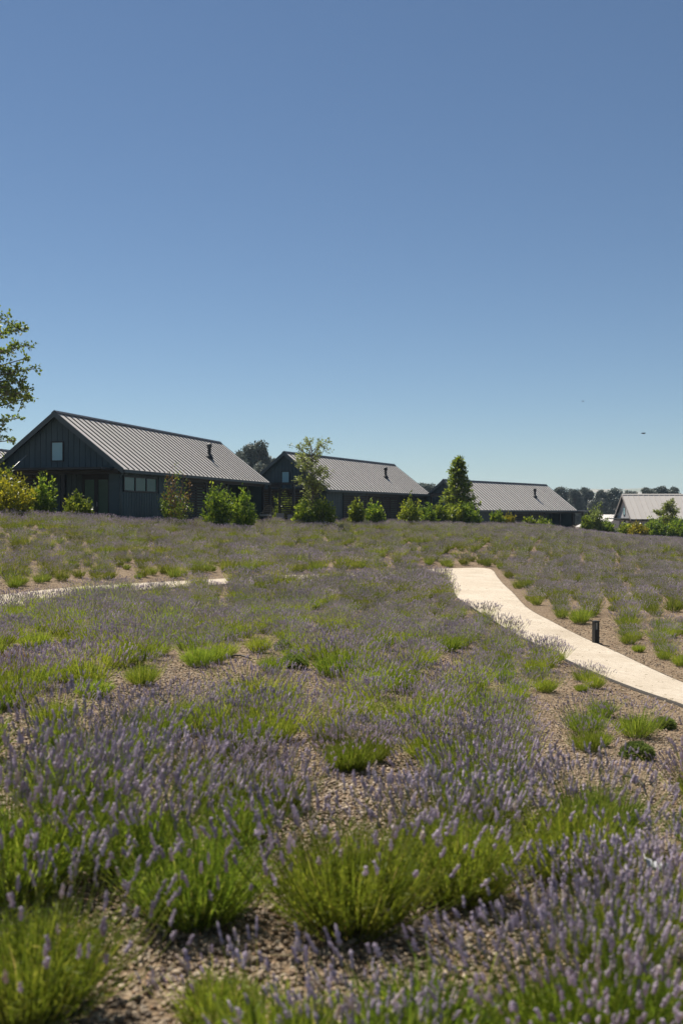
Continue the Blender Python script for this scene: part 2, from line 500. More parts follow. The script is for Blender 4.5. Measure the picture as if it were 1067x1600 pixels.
POLY = np.concatenate([IN, OUT[::-1]])
EDGE = np.concatenate([IN, OUT])
def path_gaps(x, y):
    """distance to the path's edge, negative on the path"""
    x = np.atleast_1d(x); y = np.atleast_1d(y)
    out = np.empty(len(x))
    for s in range(0, len(x), 4000):
        X = x[s:s + 4000, None]; Y = y[s:s + 4000, None]
        d = np.hypot(EDGE[None, :, 0] - X, EDGE[None, :, 1] - Y).min(1)
        x0, y0 = POLY[:, 0][None], POLY[:, 1][None]
        x1, y1 = np.roll(POLY[:, 0], -1)[None], np.roll(POLY[:, 1], -1)[None]
        cr = ((y0 > Y) != (y1 > Y)) & (X < (x1 - x0) * (Y - y0) / np.where(y1 == y0, 1e-9, y1 - y0) + x0)
        out[s:s + 4000] = np.where(cr.sum(1) % 2 == 1, -d, d)
    return out
def path_gap(x, y): return float(path_gaps(x, y)[0])

# ------------------------------------------------------------------ strips, tubes and leaves as arrays
def unit(v): return v / np.maximum(np.linalg.norm(v, axis=-1, keepdims=True), 1e-9)
def strips(P, side, w):
    n, k = P.shape[:2]
    a = P - side[:, None] * w[..., None]; b = P + side[:, None] * w[..., None]
    V = np.stack([a, b], 2).reshape(-1, 3)
    base = np.arange(n)[:, None] * (2 * k) + np.arange(k - 1)[None] * 2
    Fc = np.stack([base, base + 1, base + 3, base + 2], -1).reshape(-1, 4)
    return V, Fc
def tubes(P, rad, sides, phase=None):
    n, k = P.shape[:2]
    d = unit(P[:, -1] - P[:, 0])
    ref = np.where(np.abs(d[:, 2:3]) < 0.9, np.array([[0, 0, 1.0]]), np.array([[1.0, 0, 0]]))
    u = unit(np.cross(d, ref)); w = np.cross(d, u)
    ang = np.arange(sides) * 2 * np.pi / sides
    ang = ang[None] + (phase[:, None] if phase is not None else 0)
    ring = np.cos(ang)[..., None] * u[:, None] + np.sin(ang)[..., None] * w[:, None]       # n,sides,3
    V = P[:, :, None] + ring[:, None] * rad[..., None, None]
    V = V.reshape(-1, 3)
    b = (np.arange(n)[:, None, None] * k + np.arange(k - 1)[None, :, None]) * sides
    s = np.arange(sides)[None, None]; t = (s + 1) % sides
    Fc = np.stack([b + s, b + t, b + sides + t, b + sides + s], -1).reshape(-1, 4)
    return V, Fc
def leaves(C, D, Nn, L, W):
    """a folded diamond leaf per centre"""
    S = unit(np.cross(D, Nn)); U = np.cross(S, D)
    a = C; tip = C + D * L[:, None]
    mid = C + D * (L * 0.45)[:, None]
    l = mid + S * W[:, None] + U * (W * 0.35)[:, None]; r = mid - S * W[:, None] + U * (W * 0.35)[:, None]
    V = np.stack([a, r, tip, l], 1).reshape(-1, 3)
    b = np.arange(len(C))[:, None] * 4
    return V, b + np.array([[0, 1, 2, 3]])

# ------------------------------------------------------------------ lavender
def lavender(seed, lod, flower=1.0, H=0.36, RR=0.30, stalk=0.26):
    g = np.random.default_rng(seed)
    nl = (1800, 800, 320, 150)[lod]
    ns = int((240, 200, 150, 100)[lod] * flower)
    wl = (0.0015, 0.0026, 0.0065, 0.013)[lod]
    kk = (5, 4, 3, 3)[lod]
    # leaf blades and stems: start low in the clump, fan out and curve upwards
    az = g.uniform(0, 2 * np.pi, nl); rad = np.sqrt(g.uniform(0, 1, nl))
    rb = rad * RR * 0.45
    tilt = rad ** 1.4 * R(41) + g.normal(0, R(7), nl)
    out = np.stack([np.cos(az), np.sin(az), np.zeros(nl)], 1)
    D = out * np.sin(tilt)[:, None] + np.array([0, 0, 1.0]) * np.cos(tilt)[:, None]
    D = unit(D + g.normal(0, 0.10, (nl, 3)))
    L = H * g.uniform(0.55, 1.12, nl) * (1 - 0.16 * rad)
    s0 = g.uniform(0.0, 0.72, nl) ** 1.0
    B = out * rb[:, None] + D * (L * s0)[:, None]
    LL = L * (1 - s0)
    t = np.linspace(0, 1, kk)
    P = B[:, None] + D[:, None] * (LL[:, None] * t)[..., None]
    P[..., 2] += (LL[:, None] * 0.16 * t ** 2) * np.sin(tilt)[:, None]
    P[..., 2] = np.maximum(P[..., 2], 0.01)
    ps = g.uniform(0, 2 * np.pi, nl)
    side = unit(np.cross(D, np.stack([np.cos(ps), np.sin(ps), 0.2 * np.ones(nl)], 1)))
    prof = np.interp(t, [0, 0.35, 0.8, 1], [0.8, 1.0, 0.75, 0.12])
    V1, F1 = strips(P, side, wl * prof[None] * g.uniform(0.7, 1.3, nl)[:, None])
    T1 = np.repeat(np.clip(g.beta(2.2, 2.4, nl), 0, 0.93), 2 * kk)
    dry = g.random(nl) < 0.03
    T1 = np.where(np.repeat(dry, 2 * kk), 1.0, T1)
    nn_ = (8000, 2200, 0, 0)[lod]
    V0, F0, T0 = np.zeros((0, 3)), np.zeros((0, 4), int), np.zeros(0)
    if nn_:
        # short narrow leaves set along the stems
        k_ = g.integers(0, nl, nn_); tt_ = g.uniform(0.05, 0.92, nn_)
        cc_ = B[k_] + D[k_] * (LL[k_] * tt_)[:, None]
        cc_[:, 2] = np.maximum(cc_[:, 2] + LL[k_] * 0.16 * tt_ ** 2 * np.sin(tilt[k_]), 0.015)
        V0, F0 = leaves(cc_, unit(D[k_] + g.normal(0, 0.5, (nn_, 3))), unit(g.normal(0, 1, (nn_, 3))), g.uniform(0.022, 0.05, nn_), np.full(nn_, (0.0021, 0.0032)[lod]))
        T0 = np.repeat(np.clip(g.beta(2.4, 2.2, nn_), 0, 0.95), 4)
    # flower stalks
    if ns < 1: ns = 1
    az = g.uniform(0, 2 * np.pi, ns); rad = np.sqrt(g.uniform(0, 1, ns))
    out = np.stack([np.cos(az), np.sin(az), np.zeros(ns)], 1)
    tilt = rad * R((46, 42, 34, 32)[lod]) + g.normal(0, R(6), ns)
    D = unit(out * np.sin(tilt)[:, None] + np.array([0, 0, 1.0]) * np.cos(tilt)[:, None])
    Ls = (H * 0.95 + stalk * g.uniform(0.25, 1.0, ns)) * (1 - 0.10 * rad)
    st = g.uniform(0.35, 0.55, ns)
    B = out * (rad * RR * 0.60)[:, None] + D * (Ls * st)[:, None]
    k2 = 4 if lod == 0 else 3
    t = np.linspace(0, 1, k2)
    P = B[:, None] + D[:, None] * ((Ls * (1 - st))[:, None] * t)[..., None]
    bend = g.normal(0, 0.025, (ns, 2)) + np.array([0.02, -0.012])
    P[..., :2] += bend[:, None] * (t ** 2)[None, :, None]
    P[..., 2] += 0.07 * (t ** 2)[None] * np.sin(tilt)[:, None]
    sw = (0.0013, 0.0016, 0.0026, 0.0045)[lod]
    ps = g.uniform(0, 2 * np.pi, ns)
    if lod == 0:
        V2, F2 = tubes(P, np.full((ns, k2), sw), 3)
        T2 = np.repeat(g.uniform(0.35, 0.9, ns), k2 * 3)
    else:
        V2, F2 = strips(P, unit(np.cross(D, np.stack([np.cos(ps), np.sin(ps), np.zeros(ns)], 1))), np.full((ns, k2), sw))
        T2 = np.repeat(g.uniform(0.35, 0.9, ns), k2 * 2)
    VF = np.concatenate([V1, V2, V0]); FF = [F1, F2 + len(V1)] + ([F0 + len(V1) + len(V2)] if len(F0) else []); TF = np.concatenate([T1, T2, T0])
    # spikes
    tip = P[:, -1]; Dt = unit(unit(P[:, -1] - P[:, -2]) + g.normal(0, 0.10, (ns, 3)) + np.array([0, 0, 0.35]))
    Lk = g.uniform(0.036, 0.076, ns); rk = g.uniform(0.0058, 0.0090, ns) * (1.0, 1.0, 1.15, 1.5)[lod]
    if lod == 0:
        prof = np.array([0.12, 0.85, 0.35, 1.0, 0.42, 1.1, 0.42, 1.0, 0.40, 0.8, 0.35, 0.05]); sides = 6
    elif lod == 1:
        prof = np.array([0.15, 1.0, 0.45, 1.1, 0.45, 0.85, 0.1]); sides = 4
    elif lod == 2:
        prof = np.array([0.3, 1.0, 0.85, 0.1]); sides = 3
    else:
        prof = np.array([0.3, 1.0, 0.1]); sides = 3
    kp = len(prof)
    t = np.linspace(0, 1, kp)
    P3 = tip[:, None] + Dt[:, None] * (Lk[:, None] * t)[..., None]
    if lod == 0:
        P3 = P3 + g.normal(0, 0.0016, P3.shape)
    r3 = rk[:, None] * prof[None] * g.uniform(0.65, 1.3, (ns, kp))
    VB, FB = tubes(P3, r3, sides, g.uniform(0, 6.28, ns))
    tb = np.clip(g.beta(2, 2, ns), 0, 0.9)
    tb = np.where(g.random(ns) < 0.08, 1.0, tb)
    TB = np.repeat(tb, kp * sides) + g.normal(0, 0.10, ns * kp * sides)
    TB = np.clip(TB, 0, 1)
    return (VF, FF, TF), (VB, FB, TB)

LAV = {}
def lav_pair(seed, lod, flower, **kw):
    (VF, FF, TF), (VB, FB, TB) = lavender(seed, lod, flower, **kw)
    leaf = M['lav_leaf'] if lod < 2 else M['lav_far']
    fm = mesh_np('lavender_foliage', VF, FF, leaf, tint=TF)
    bm_ = mesh_np('lavender_blossom', VB, [FB], M['blossom'], tint=TB, smooth=(lod == 0))
    return fm, bm_
# variants: (near) green with few flowers, mixed, dense ; then coarser ones for farther rows
for lod, seeds in ((0, 3), (1, 3), (2, 2)):
    for kind, fl, hh, st in (('green', 0.60, 0.40, 0.25), ('mixed', 0.75, 0.37, 0.27), ('dense', 1.25, 0.32, 0.30)):
        LAV[lod, kind] = [lav_pair(100 * lod + 7 * s + len(kind) * 31, lod, fl, H=hh, stalk=st) for s in range(seeds)]
LAV[1, 'young'] = [lav_pair(900 + s, 1, 0.12, H=0.27, RR=0.22, stalk=0.12) for s in range(2)]
LAV[2, 'young'] = [lav_pair(910 + s, 2, 0.12, H=0.27, RR=0.22, stalk=0.12) for s in range(2)]

def plant_lavender(x, y, lod, kind, sc, label, group, rz=None, k=None):
    fm, bm_ = LAV[lod, kind][random.randrange(len(LAV[lod, kind])) if k is None else k % len(LAV[lod, kind])]
    o = empty('lavender_bush', (x, y, float(height(x, y)) - 0.01), random.uniform(0, 6.28) if rz is None else rz)
    o.scale = (sc, sc, sc * random.uniform(0.84, 1.0))
    link('foliage', fm, o); link('blossom', bm_, o)
    if lod == 0: link('woody_base', WOOD[random.randrange(3)], o)
    tag(o, label, 'lavender', group)
    return o

def wood_mesh(seed):
    g = np.random.default_rng(seed); n_ = 150
    az = g.uniform(0, 6.28, n_); tl = np.sqrt(g.uniform(0, 1, n_)) * R(62)
    D = np.stack([np.cos(az) * np.sin(tl), np.sin(az) * np.sin(tl), np.cos(tl)], 1)
    L_ = g.uniform(0.10, 0.24, n_); t = np.linspace(0, 1, 4)
    B = np.stack([np.cos(az), np.sin(az), np.zeros(n_)], 1) * (g.uniform(0, 0.07, n_))[:, None]
    P = B[:, None] + D[:, None] * (L_[:, None] * t)[..., None] + g.normal(0, 0.004, (n_, 4, 3))
    V, Fc = tubes(P, np.linspace(1, 0.4, 4)[None] * g.uniform(0.003, 0.006, (n_, 1)), 4)
    return mesh_np('woody_base', V, [Fc], M['bark'])
WOOD = [wood_mesh(k) for k in range(3)]
GRP = 'lavender bushes planted in rows across the slope'
HERO = [  # px, py of the base, kind, scale, label
    (545, 1452, 'green', 0.98, 'big green lavender bush in the centre foreground with a dark shaded base on gravel'),
    (712, 1405, 'green', 0.92, 'green lavender bush touching the right side of the big centre bush'),
    (305, 1440, 'green', 0.92, 'green lavender bush over a deep shadow hollow, left of the big centre bush'),
    (40, 1590, 'green', 0.95, 'large blurred green lavender bush in the bottom left corner'),
    (655, 1655, 'young', 1.05, 'low blurred green lavender clump at the bottom edge in front of the centre bush'),
    (870, 1640, 'dense', 0.74, 'blurred purple spiked lavender bush at the bottom edge, right of the low green clump'),
    (1010, 1625, 'dense', 0.86, 'blurred lavender bush full of purple spikes in the bottom right corner'),
    (965, 1500, 'dense', 0.76, 'dense purple lavender bush just in front of the white scrap'),
    (1075, 1470, 'dense', 0.80, 'dense purple lavender bush at the right picture edge beside the white scrap'),
    (888, 1372, 'green', 0.92, 'green lavender bush behind the purple spikes and left of the white scrap'),
    (430, 1690, 'young', 1.0, 'small low lavender clump at the bottom edge left of centre'),
    (340, 1600, 'young', 0.62, 'thin sparse lavender sprig bush in the shadow hollow at bottom left'),
    (560, 1740, 'dense', 0.62, 'nearest blurred lavender bush whose purple spikes rise over the bottom edge at centre'),
    (125, 1275, 'green', 1.05, 'wide sunlit green lavender bush near the left edge above a band of purple spikes'),
    (20, 1400, 'dense', 1.1, 'purple spiked lavender bush at the left edge behind the bottom left green bush'),
    (200, 1365, 'dense', 1.0, 'purple spiked lavender bush above left of the green bush with the shadow hollow'),
    (425, 1130, 'young', 1.25, 'small bright green lavender tuft alone on the open gravel in the middle'),
    (915, 1147, 'green', 0.72, 'yellow green lavender bush in the bare gravel near the pale path at right'),
    (993, 1152, 'green', 0.75, 'yellow green lavender bush directly behind the round clipped shrub'),
]
planted = []
LODN = {(0, 'young'): (1, 'young')}
for px, py, kind, sc, lab in HERO:
    if py > 1600:
        d = EYE * F / (py - 800); x = (px - 533.5) * d / F; y = d
    else:
        x, y = spot(px, py)
    lod = 0 if y < 7 and (0, kind) in LAV else 1
    plant_lavender(x, y, lod, kind, sc * 1.04, lab, GRP)
    planted.append((x, y, 0.46 * sc))
BALLS = [(995, 1186, 0.15, 'round clipped dark green shrub on the gravel near the path at right'), (1038, 1138, 0.11, 'small round green shrub beside the path, behind the larger clipped one'),
         (460, 1044, 0.18, 'round dark green shrub alone on the gravel gap in mid field'), (446, 1018, 0.15, 'round green shrub just behind the mid field round shrub')]
for px, py, r, lab in BALLS:
    x, y = spot(px, py); planted.append((x, y, r + 0.3))
# bare gravel: (px, py, radius)
BARE = [(455, 1066, .42), (415, 1128, .12), (995, 1222, .5), (1045, 1195, .4), (1010, 1290, .35), (560, 1505, .2), (690, 1455, .12), (345, 1072, .42), (400, 1076, .42), (228, 1116, .36),
        (170, 1440, .22), (400, 1490, .30), (235, 1545, .28), (470, 1530, .35), (640, 1440, .16), (345, 1062, .55), (400, 1068, .5), (228, 1112, .38), (1010, 1222, .5), (1040, 1160, .45),
        (470, 1085, .35), (1062, 975, .9), (530, 1012, .4), (1000, 1040, .4), (60, 1035, .35), (1000, 1260, .3), (20, 1060, .3), (910, 1200, .4),
        (740, 868, .8), (960, 1100, .5)]
for px, py, r in BARE:
    x, y = spot(px, py); planted.append((x, y, r + 0.22))
PL = np.array(planted)

# the planted rows
ca, sa = math.cos(R(14)), math.sin(R(14))
FRONT = [(-60, 34), (-22, 40), (-12, 42.5), (-8.5, 46), (-5.5, 54), (-3.2, 60), (2, 64), (6.2, 71), (12, 77), (19, 86), (26, 97), (31, 103), (60, 100)]
FX, FY = zip(*FRONT)
cells = []
for i in range(-115, 150):
    for j in range(0, 225):
        u = i * 0.77; v = j * 0.60 + (0.29 if i % 2 else 0)
        u += random.gauss(0, 0.13); v += random.gauss(0, 0.13)
        x = u * ca + v * sa; y = -u * sa + v * ca
        if y < 3.4 or y > np.interp(x, FX, FY): continue
        px = 533.5 + F * x / y
        if px < -90 or px > 1160: continue
        cells.append((x, y))
cells = np.array(cells)
cz = height(cells[:, 0], cells[:, 1])
keep = []
cg = path_gaps(cells[:, 0], cells[:, 1])
for (x, y), z, gap in zip(cells, cz, cg):
    right = False
    px, py = seen(x, y, z)
    far_side = y > np.interp(px, [0, 330, 674, 764, 798, 868, 930, 1020, 1100], [19, 28, 43, 43, 32, 25, 20.5, 17, 14.5])
    margin = (0.42 if far_side else 0.13 if px < 320 else 0.10 if px < 690 else 0.24)
    if gap < margin * random.uniform(0.8, 1.3): continue
    if np.any(np.hypot(PL[:, 0] - x, PL[:, 1] - y) < PL[:, 2]): continue
    pat = math.sin(x * 0.9 + 1.3) * math.cos(y * 0.55) + 0.5 * math.sin(x * 2.3 + y * 1.1)
    if random.random() < 0.07 + 0.14 * (pat < -0.7): continue
    open_ = (not far_side) and px > 780 and 1060 < py < 1260
    keep.append((x, y, z, px, py, gap, far_side, pat, open_))
keep.sort(key=lambda q: q[1])
inview = [q for q in keep if -45 < q[3] < 1112]
budget = 300 - len(HERO)
single, rest = inview[:budget], inview[budget:]
rest += [q for q in keep if not (-45 < q[3] < 1112)]

def pick(q):
    x, y, z, px, py, gap, far_side, pat, open_ = q
    r = random.random()
    if far_side and gap < 1.5 and py > 930: return 'young' if r < 0.22 else 'green' if r < 0.48 else 'mixed' if r < 0.8 else 'dense'
    if open_: return 'green' if r < 0.4 else 'mixed' if r < 0.75 else 'young' if r < 0.85 else 'dense'
    if pat > 0.55: return 'green' if r < 0.45 else 'mixed' if r < 0.8 else 'dense'
    return 'dense' if r < 0.52 else 'mixed' if r < 0.84 else 'green' if r < 0.95 else 'young'
def size_of(x, y):
    w = 0.5 + 0.5 * math.sin(x * 0.7 + 2) * math.cos(y * 0.45 + 1)
    tight = 1.22 if (27 < y < 40 and -4 < x < 4.5) else 1.0
    return ((0.68 if y < 12 else 0.64 if y < 36 else 0.76) + 0.15 * w) * random.uniform(0.78, 1.22) * (1.10 if y < 8 else tight)
NTH = ['leftmost', 'second from left', 'third from left', 'fourth from left', 'fifth from left', 'sixth from left', 'seventh from left', 'eighth from left', 'ninth from left', 'tenth from left',
       'eleventh from left', 'twelfth from left', 'thirteenth from left', 'fourteenth from left', 'fifteenth from left', 'sixteenth from left', 'seventeenth from left', 'eighteenth from left',
       'nineteenth from left', 'twentieth from left', 'twenty-first from left', 'twenty-second from left', 'twenty-third from left', 'twenty-fourth from left']
near = sorted([q for q in single if q[1] < 7.2], key=lambda q: q[3])[:24]
near_name = {id(q): NTH[k] for k, q in enumerate(near)}
for q in single:
    x, y, z, px, py, gap, far_side, pat, open_ = q
    kind = pick(q)
    lod = 0 if y < 7.5 else 1 if y < 24 else 2
    if (lod, kind) not in LAV: lod = 1
    sc = size_of(x, y) * (0.85 if open_ or (far_side and gap < 1.2) else 1.0)
    look = {'dense': 'purple lavender bush', 'mixed': 'half flowering lavender bush', 'green': 'mostly green lavender bush', 'young': 'small low green lavender bush'}[kind]
    if far_side and px > 700: lab = look + ' in the rows beyond the curving pale path at right'
    elif far_side: lab = look + ' on the slope behind the pale path at left'
    elif id(q) in near_name: lab = look + ', %s behind the foreground bushes' % near_name[id(q)]
    elif px < 400: lab = look + (' in the near left field above the foreground band' if y < 11 else ' in the left field approaching the pale path')
    elif open_: lab = look + ' in the gravel strip before the curving path'
    else: lab = look + (' in the near middle field above the foreground band' if y < 10 else ' in the mid field left of the curving path' if px < 640 else ' close to the near edge of the curving path')
    plant_lavender(x, y, lod, kind, sc, lab, GRP)

# ------------------------------------------------------------------ instanced stuff (far rows, gravel)
def stuff(name, pts, scale, rot, index, sources, label):
    """ONE object: a cloud of points that carries copies of a few source meshes"""
    src = bpy.data.collections.new(name + '_sources')
    for k, me in enumerate(sources):
        src.objects.link(bpy.data.objects.new('%s_source_%02d' % (name, k), me))
    me = bpy.data.meshes.new(name)
    me.vertices.add(len(pts))
    me.vertices.foreach_set('co', np.asarray(pts, np.float32).ravel())
    a = me.attributes.new('size', 'FLOAT', 'POINT'); a.data.foreach_set('value', np.asarray(scale, np.float32))
    a = me.attributes.new('turn', 'FLOAT_VECTOR', 'POINT'); a.data.foreach_set('vector', np.asarray(rot, np.float32).ravel())
    a = me.attributes.new('pick', 'INT', 'POINT'); a.data.foreach_set('value', np.asarray(index, np.int32))
    o = link(name, me)
    ng = bpy.data.node_groups.new(name + '_nodes', 'GeometryNodeTree')
    ng.interface.new_socket('Geometry', in_out='INPUT', socket_type='NodeSocketGeometry')
    ng.interface.new_socket('Geometry', in_out='OUTPUT', socket_type='NodeSocketGeometry')
    gi = ng.nodes.new('NodeGroupInput'); go = ng.nodes.new('NodeGroupOutput')
    ci = ng.nodes.new('GeometryNodeCollectionInfo')
    ci.inputs['Collection'].default_value = src
    ci.inputs['Separate Children'].default_value = True
    ci.inputs['Reset Children'].default_value = True
    ip = ng.nodes.new('GeometryNodeInstanceOnPoints')
    ip.inputs['Pick Instance'].default_value = True
    def na(n_, t):
        q = ng.nodes.new('GeometryNodeInputNamedAttribute'); q.data_type = t; q.inputs['Name'].default_value = n_
        return q.outputs['Attribute']
    L = ng.links.new
    L(gi.outputs[0], ip.inputs['Points']); L(ci.outputs[0], ip.inputs['Instance'])
    L(na('pick', 'INT'), ip.inputs['Instance Index'])
    L(na('turn', 'FLOAT_VECTOR'), ip.inputs['Rotation'])
    L(na('size', 'FLOAT'), ip.inputs['Scale'])
    L(ip.outputs[0], go.inputs[0])
    md = o.modifiers.new('instances', 'NODES'); md.node_group = ng
    return tag(o, label, kind='stuff')

def lav_joined(seed, lod, fl, **kw):
    (VF, FF, TF), (VB, FB, TB) = lavender(seed, lod, fl, **kw)
    n0 = len(VF)
    return mesh_np('lavender_far', np.concatenate([VF, VB]), FF + [FB + n0], [M['lav_far'] if lod > 1 else M['lav_leaf'], M['blossom']], midx=[0] * len(FF) + [1], tint=np.concatenate([TF, TB]))
srcs, kinds = [], {}
for lod in (1, 2, 3):
    for kind, fl, hh, rr_, st in (('green', 0.25, 0.38, 0.30, 0.20), ('mixed', 0.65, 0.37, 0.30, 0.26), ('dense', 1.25, 0.32, 0.30, 0.30), ('young', 0.12, 0.27, 0.22, 0.12)):
        for s in range(2):
            kinds.setdefault((lod, kind), []).append(len(srcs))
            srcs.append(lav_joined(2000 + 50 * lod + s * 9 + len(kind), lod, fl, H=hh, RR=rr_, stalk=st))
pts, scl, rot, ind = [], [], [], []
for q in rest:
    x, y, z = q[:3]
    kind = pick(q)
    lod = 1 if y < 24 else 2 if y < 46 else 3
    pts.append((x, y, z - 0.01)); scl.append(size_of(x, y)); rot.append((0, 0, random.uniform(0, 6.28)))
    ind.append(random.choice(kinds[lod, kind]))
stuff('lavender_field', pts, scl, rot, ind, srcs, 'mass of lavender rows covering the slope up to the dark cottages')

def pebble(seed):
    g = np.random.default_rng(seed)
    import bmesh
    bm = bmesh.new()
    bmesh.ops.create_icosphere(bm, subdivisions=2 if seed < 4 else 1, radius=0.5)
    sx, sy, sz = 1.0, g.uniform(0.62, 0.9), g.uniform(0.42, 0.7)
    for v in bm.verts:
        k = 1 + g.normal(0, 0.07)
        v.co = Vector((v.co.x * sx * k, v.co.y * sy * k, v.co.z * sz * k))
    me = bpy.data.meshes.new('pebble')
    bm.to_mesh(me); bm.free()
    for p in me.polygons: p.use_smooth = seed < 4
    me.materials.append(M['pebble'])
    return me
pebs = [pebble(s) for s in range(8)]
gp, gs, gi_ = [], [], []
for (y0, y1, dens, smin, smax, lo, hi) in ((2.3, 6.5, 1900, .014, .042, 0, 4), (6.5, 12, 700, .016, .038, 4, 8), (12, 24, 170, .018, .045, 4, 8)):
    area = 0.39 * 2 * (y1 ** 2 - y0 ** 2) / 2
    nP = int(area * dens)
    yy = np.sqrt(rng.uniform(y0 ** 2, y1 ** 2, nP)); xx = rng.uniform(-0.39, 0.39, nP) * yy
    zz = height(xx, yy)
    ok = path_gaps(xx, yy) > 0.03 - 0.35 * rng.random(nP) ** 6
    sz = smin + (smax - smin) * rng.beta(1.6, 2.6, nP)
    gp.append(np.stack([xx, yy, zz + sz * rng.uniform(-0.05, 0.35, nP)], 1)[ok]); gs.append(sz[ok]); gi_.append(rng.integers(lo, hi, nP)[ok])
gp = np.concatenate(gp); gs = np.concatenate(gs); gi_ = np.concatenate(gi_)
grot = np.stack([rng.normal(0, 0.35, len(gp)), rng.normal(0, 0.35, len(gp)), rng.uniform(0, 6.28, len(gp))], 1)
stuff('gravel', gp, gs, grot, gi_, pebs, 'brown and tan pebble gravel between the lavender bushes')

# fallen dry bits of stalk and bark on the gravel
nb = 2600
yy = np.sqrt(rng.uniform(2.4 ** 2, 22 ** 2, nb)); xx = rng.uniform(-0.38, 0.38, nb) * yy
okb = path_gaps(xx, yy) > 0.05
xx, yy = xx[okb], yy[okb]; nb = len(xx)
az = rng.uniform(0, 6.28, nb); ln = rng.uniform(0.02, 0.09, nb)
dd = np.stack([np.cos(az), np.sin(az), rng.normal(0, 0.15, nb)], 1)
c = np.stack([xx, yy, height(xx, yy) + 0.022], 1)
V, Fc = tubes(np.stack([c - dd * ln[:, None] / 2, c + dd * ln[:, None] / 2], 1), np.full((nb, 2), 0.0028) * rng.uniform(0.6, 1.6, (nb, 1)), 4)
k_ = rng.integers(0, len(IN) - 1, 450); t_ = rng.beta(0.35, 0.35, 450)
ed = IN[k_] + (OUT[k_] - IN[k_]) * t_[:, None] + rng.normal(0, 0.05, (450, 2))
a2 = rng.uniform(0, 6.28, 450); l2 = rng.uniform(0.02, 0.06, 450)
d2 = np.stack([np.cos(a2), np.sin(a2), np.zeros(450)], 1)
c2_ = np.stack([ed[:, 0], ed[:, 1], height(ed[:, 0], ed[:, 1]) + 0.049], 1)
V2_, F2_ = tubes(np.stack([c2_ - d2 * l2[:, None] / 2, c2_ + d2 * l2[:, None] / 2], 1), np.full((450, 2), 0.0026), 4)
Fc = np.concatenate([Fc, F2_ + len(V)]); V = np.concatenate([V, V2_]); nb += 450
tag(link('plant_litter', mesh_np('plant_litter', V, [Fc], M['straw'], tint=np.repeat(rng.uniform(0, 1, nb), 8))), 'dry twigs and stalk bits scattered over the gravel', kind='stuff')

# ------------------------------------------------------------------ round clipped shrubs
def ball_mesh(seed, r):
    g = np.random.default_rng(seed)
    n_ = 4200
    d = unit(g.normal(0, 1, (n_, 3))); d[:, 2] = np.abs(d[:, 2]) * 1.0
    d = unit(d)
    c = d * (r * g.uniform(0.72, 1.0, n_) * (1 + 0.06 * np.sin(d[:, 0] * 9 + seed) * np.cos(d[:, 1] * 7)))[:, None]
    c[:, 2] = c[:, 2] * 0.85 + 0.02
    dr = unit(d + g.normal(0, 0.45, (n_, 3)))
    V, Fc = leaves(c, dr, unit(g.normal(0, 1, (n_, 3))), g.uniform(0.020, 0.042, n_), g.uniform(0.0035, 0.006, n_))
    return mesh_np('round_shrub_foliage', V, [Fc], M['ball'], tint=np.repeat(g.uniform(0, 1, n_), 4))
for k, (px, py, r, lab) in enumerate(BALLS):
    x, y = spot(px, py)
    o = empty('round_shrub', (x, y, float(height(x, y))))
    link('foliage', ball_mesh(k, r), o)
    MB().tube([(0, 0, -0.05), (0.01, 0, r * 0.7)], [0.018, 0.008], 6).build('stem', M['bark'], o)
    tag(o, lab, 'shrub', 'round clipped shrubs in the gravel')

# ------------------------------------------------------------------ cottages
HW, RISE, LEN, EAVE = 3.40, 2.626, 20.68, 2.60        # half roof width, eave to ridge, length, eave height
RIDGE = EAVE + RISE
WALL = 3.10                                           # half width of the walls
SL = math.hypot(HW, RISE); PITCH = math.atan2(RISE, HW)
NP_ = 37
PW = LEN / NP_
def roofz(x): return RIDGE - abs(x) * RISE / HW

panel_me = None
def panel_mesh(mat_):
    """one standing seam tray: local x down the slope, y along the ridge"""
    mb = MB()
    mb.box(0.0, SL, 0.022, PW - 0.022, 0.0, 0.008)
    mb.box(0.02, SL, -0.018, 0.018, 0.0, 0.050)
    me = mb.mesh('roof_panel', mat_)
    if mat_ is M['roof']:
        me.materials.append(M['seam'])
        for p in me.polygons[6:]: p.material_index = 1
    return me
def board_mesh(w, z0, za, zb, mat_, t=0.040):
    """vertical board, x from 0 to w, bottom z0, top sloping za -> zb; front at y = -t"""
    mb = MB()
    mb.prism([(0.014, z0), (w - 0.014, z0), (w - 0.014, zb), (0.014, za)], 'y', -t, 0.0)
    return mb.mesh('board', mat_)

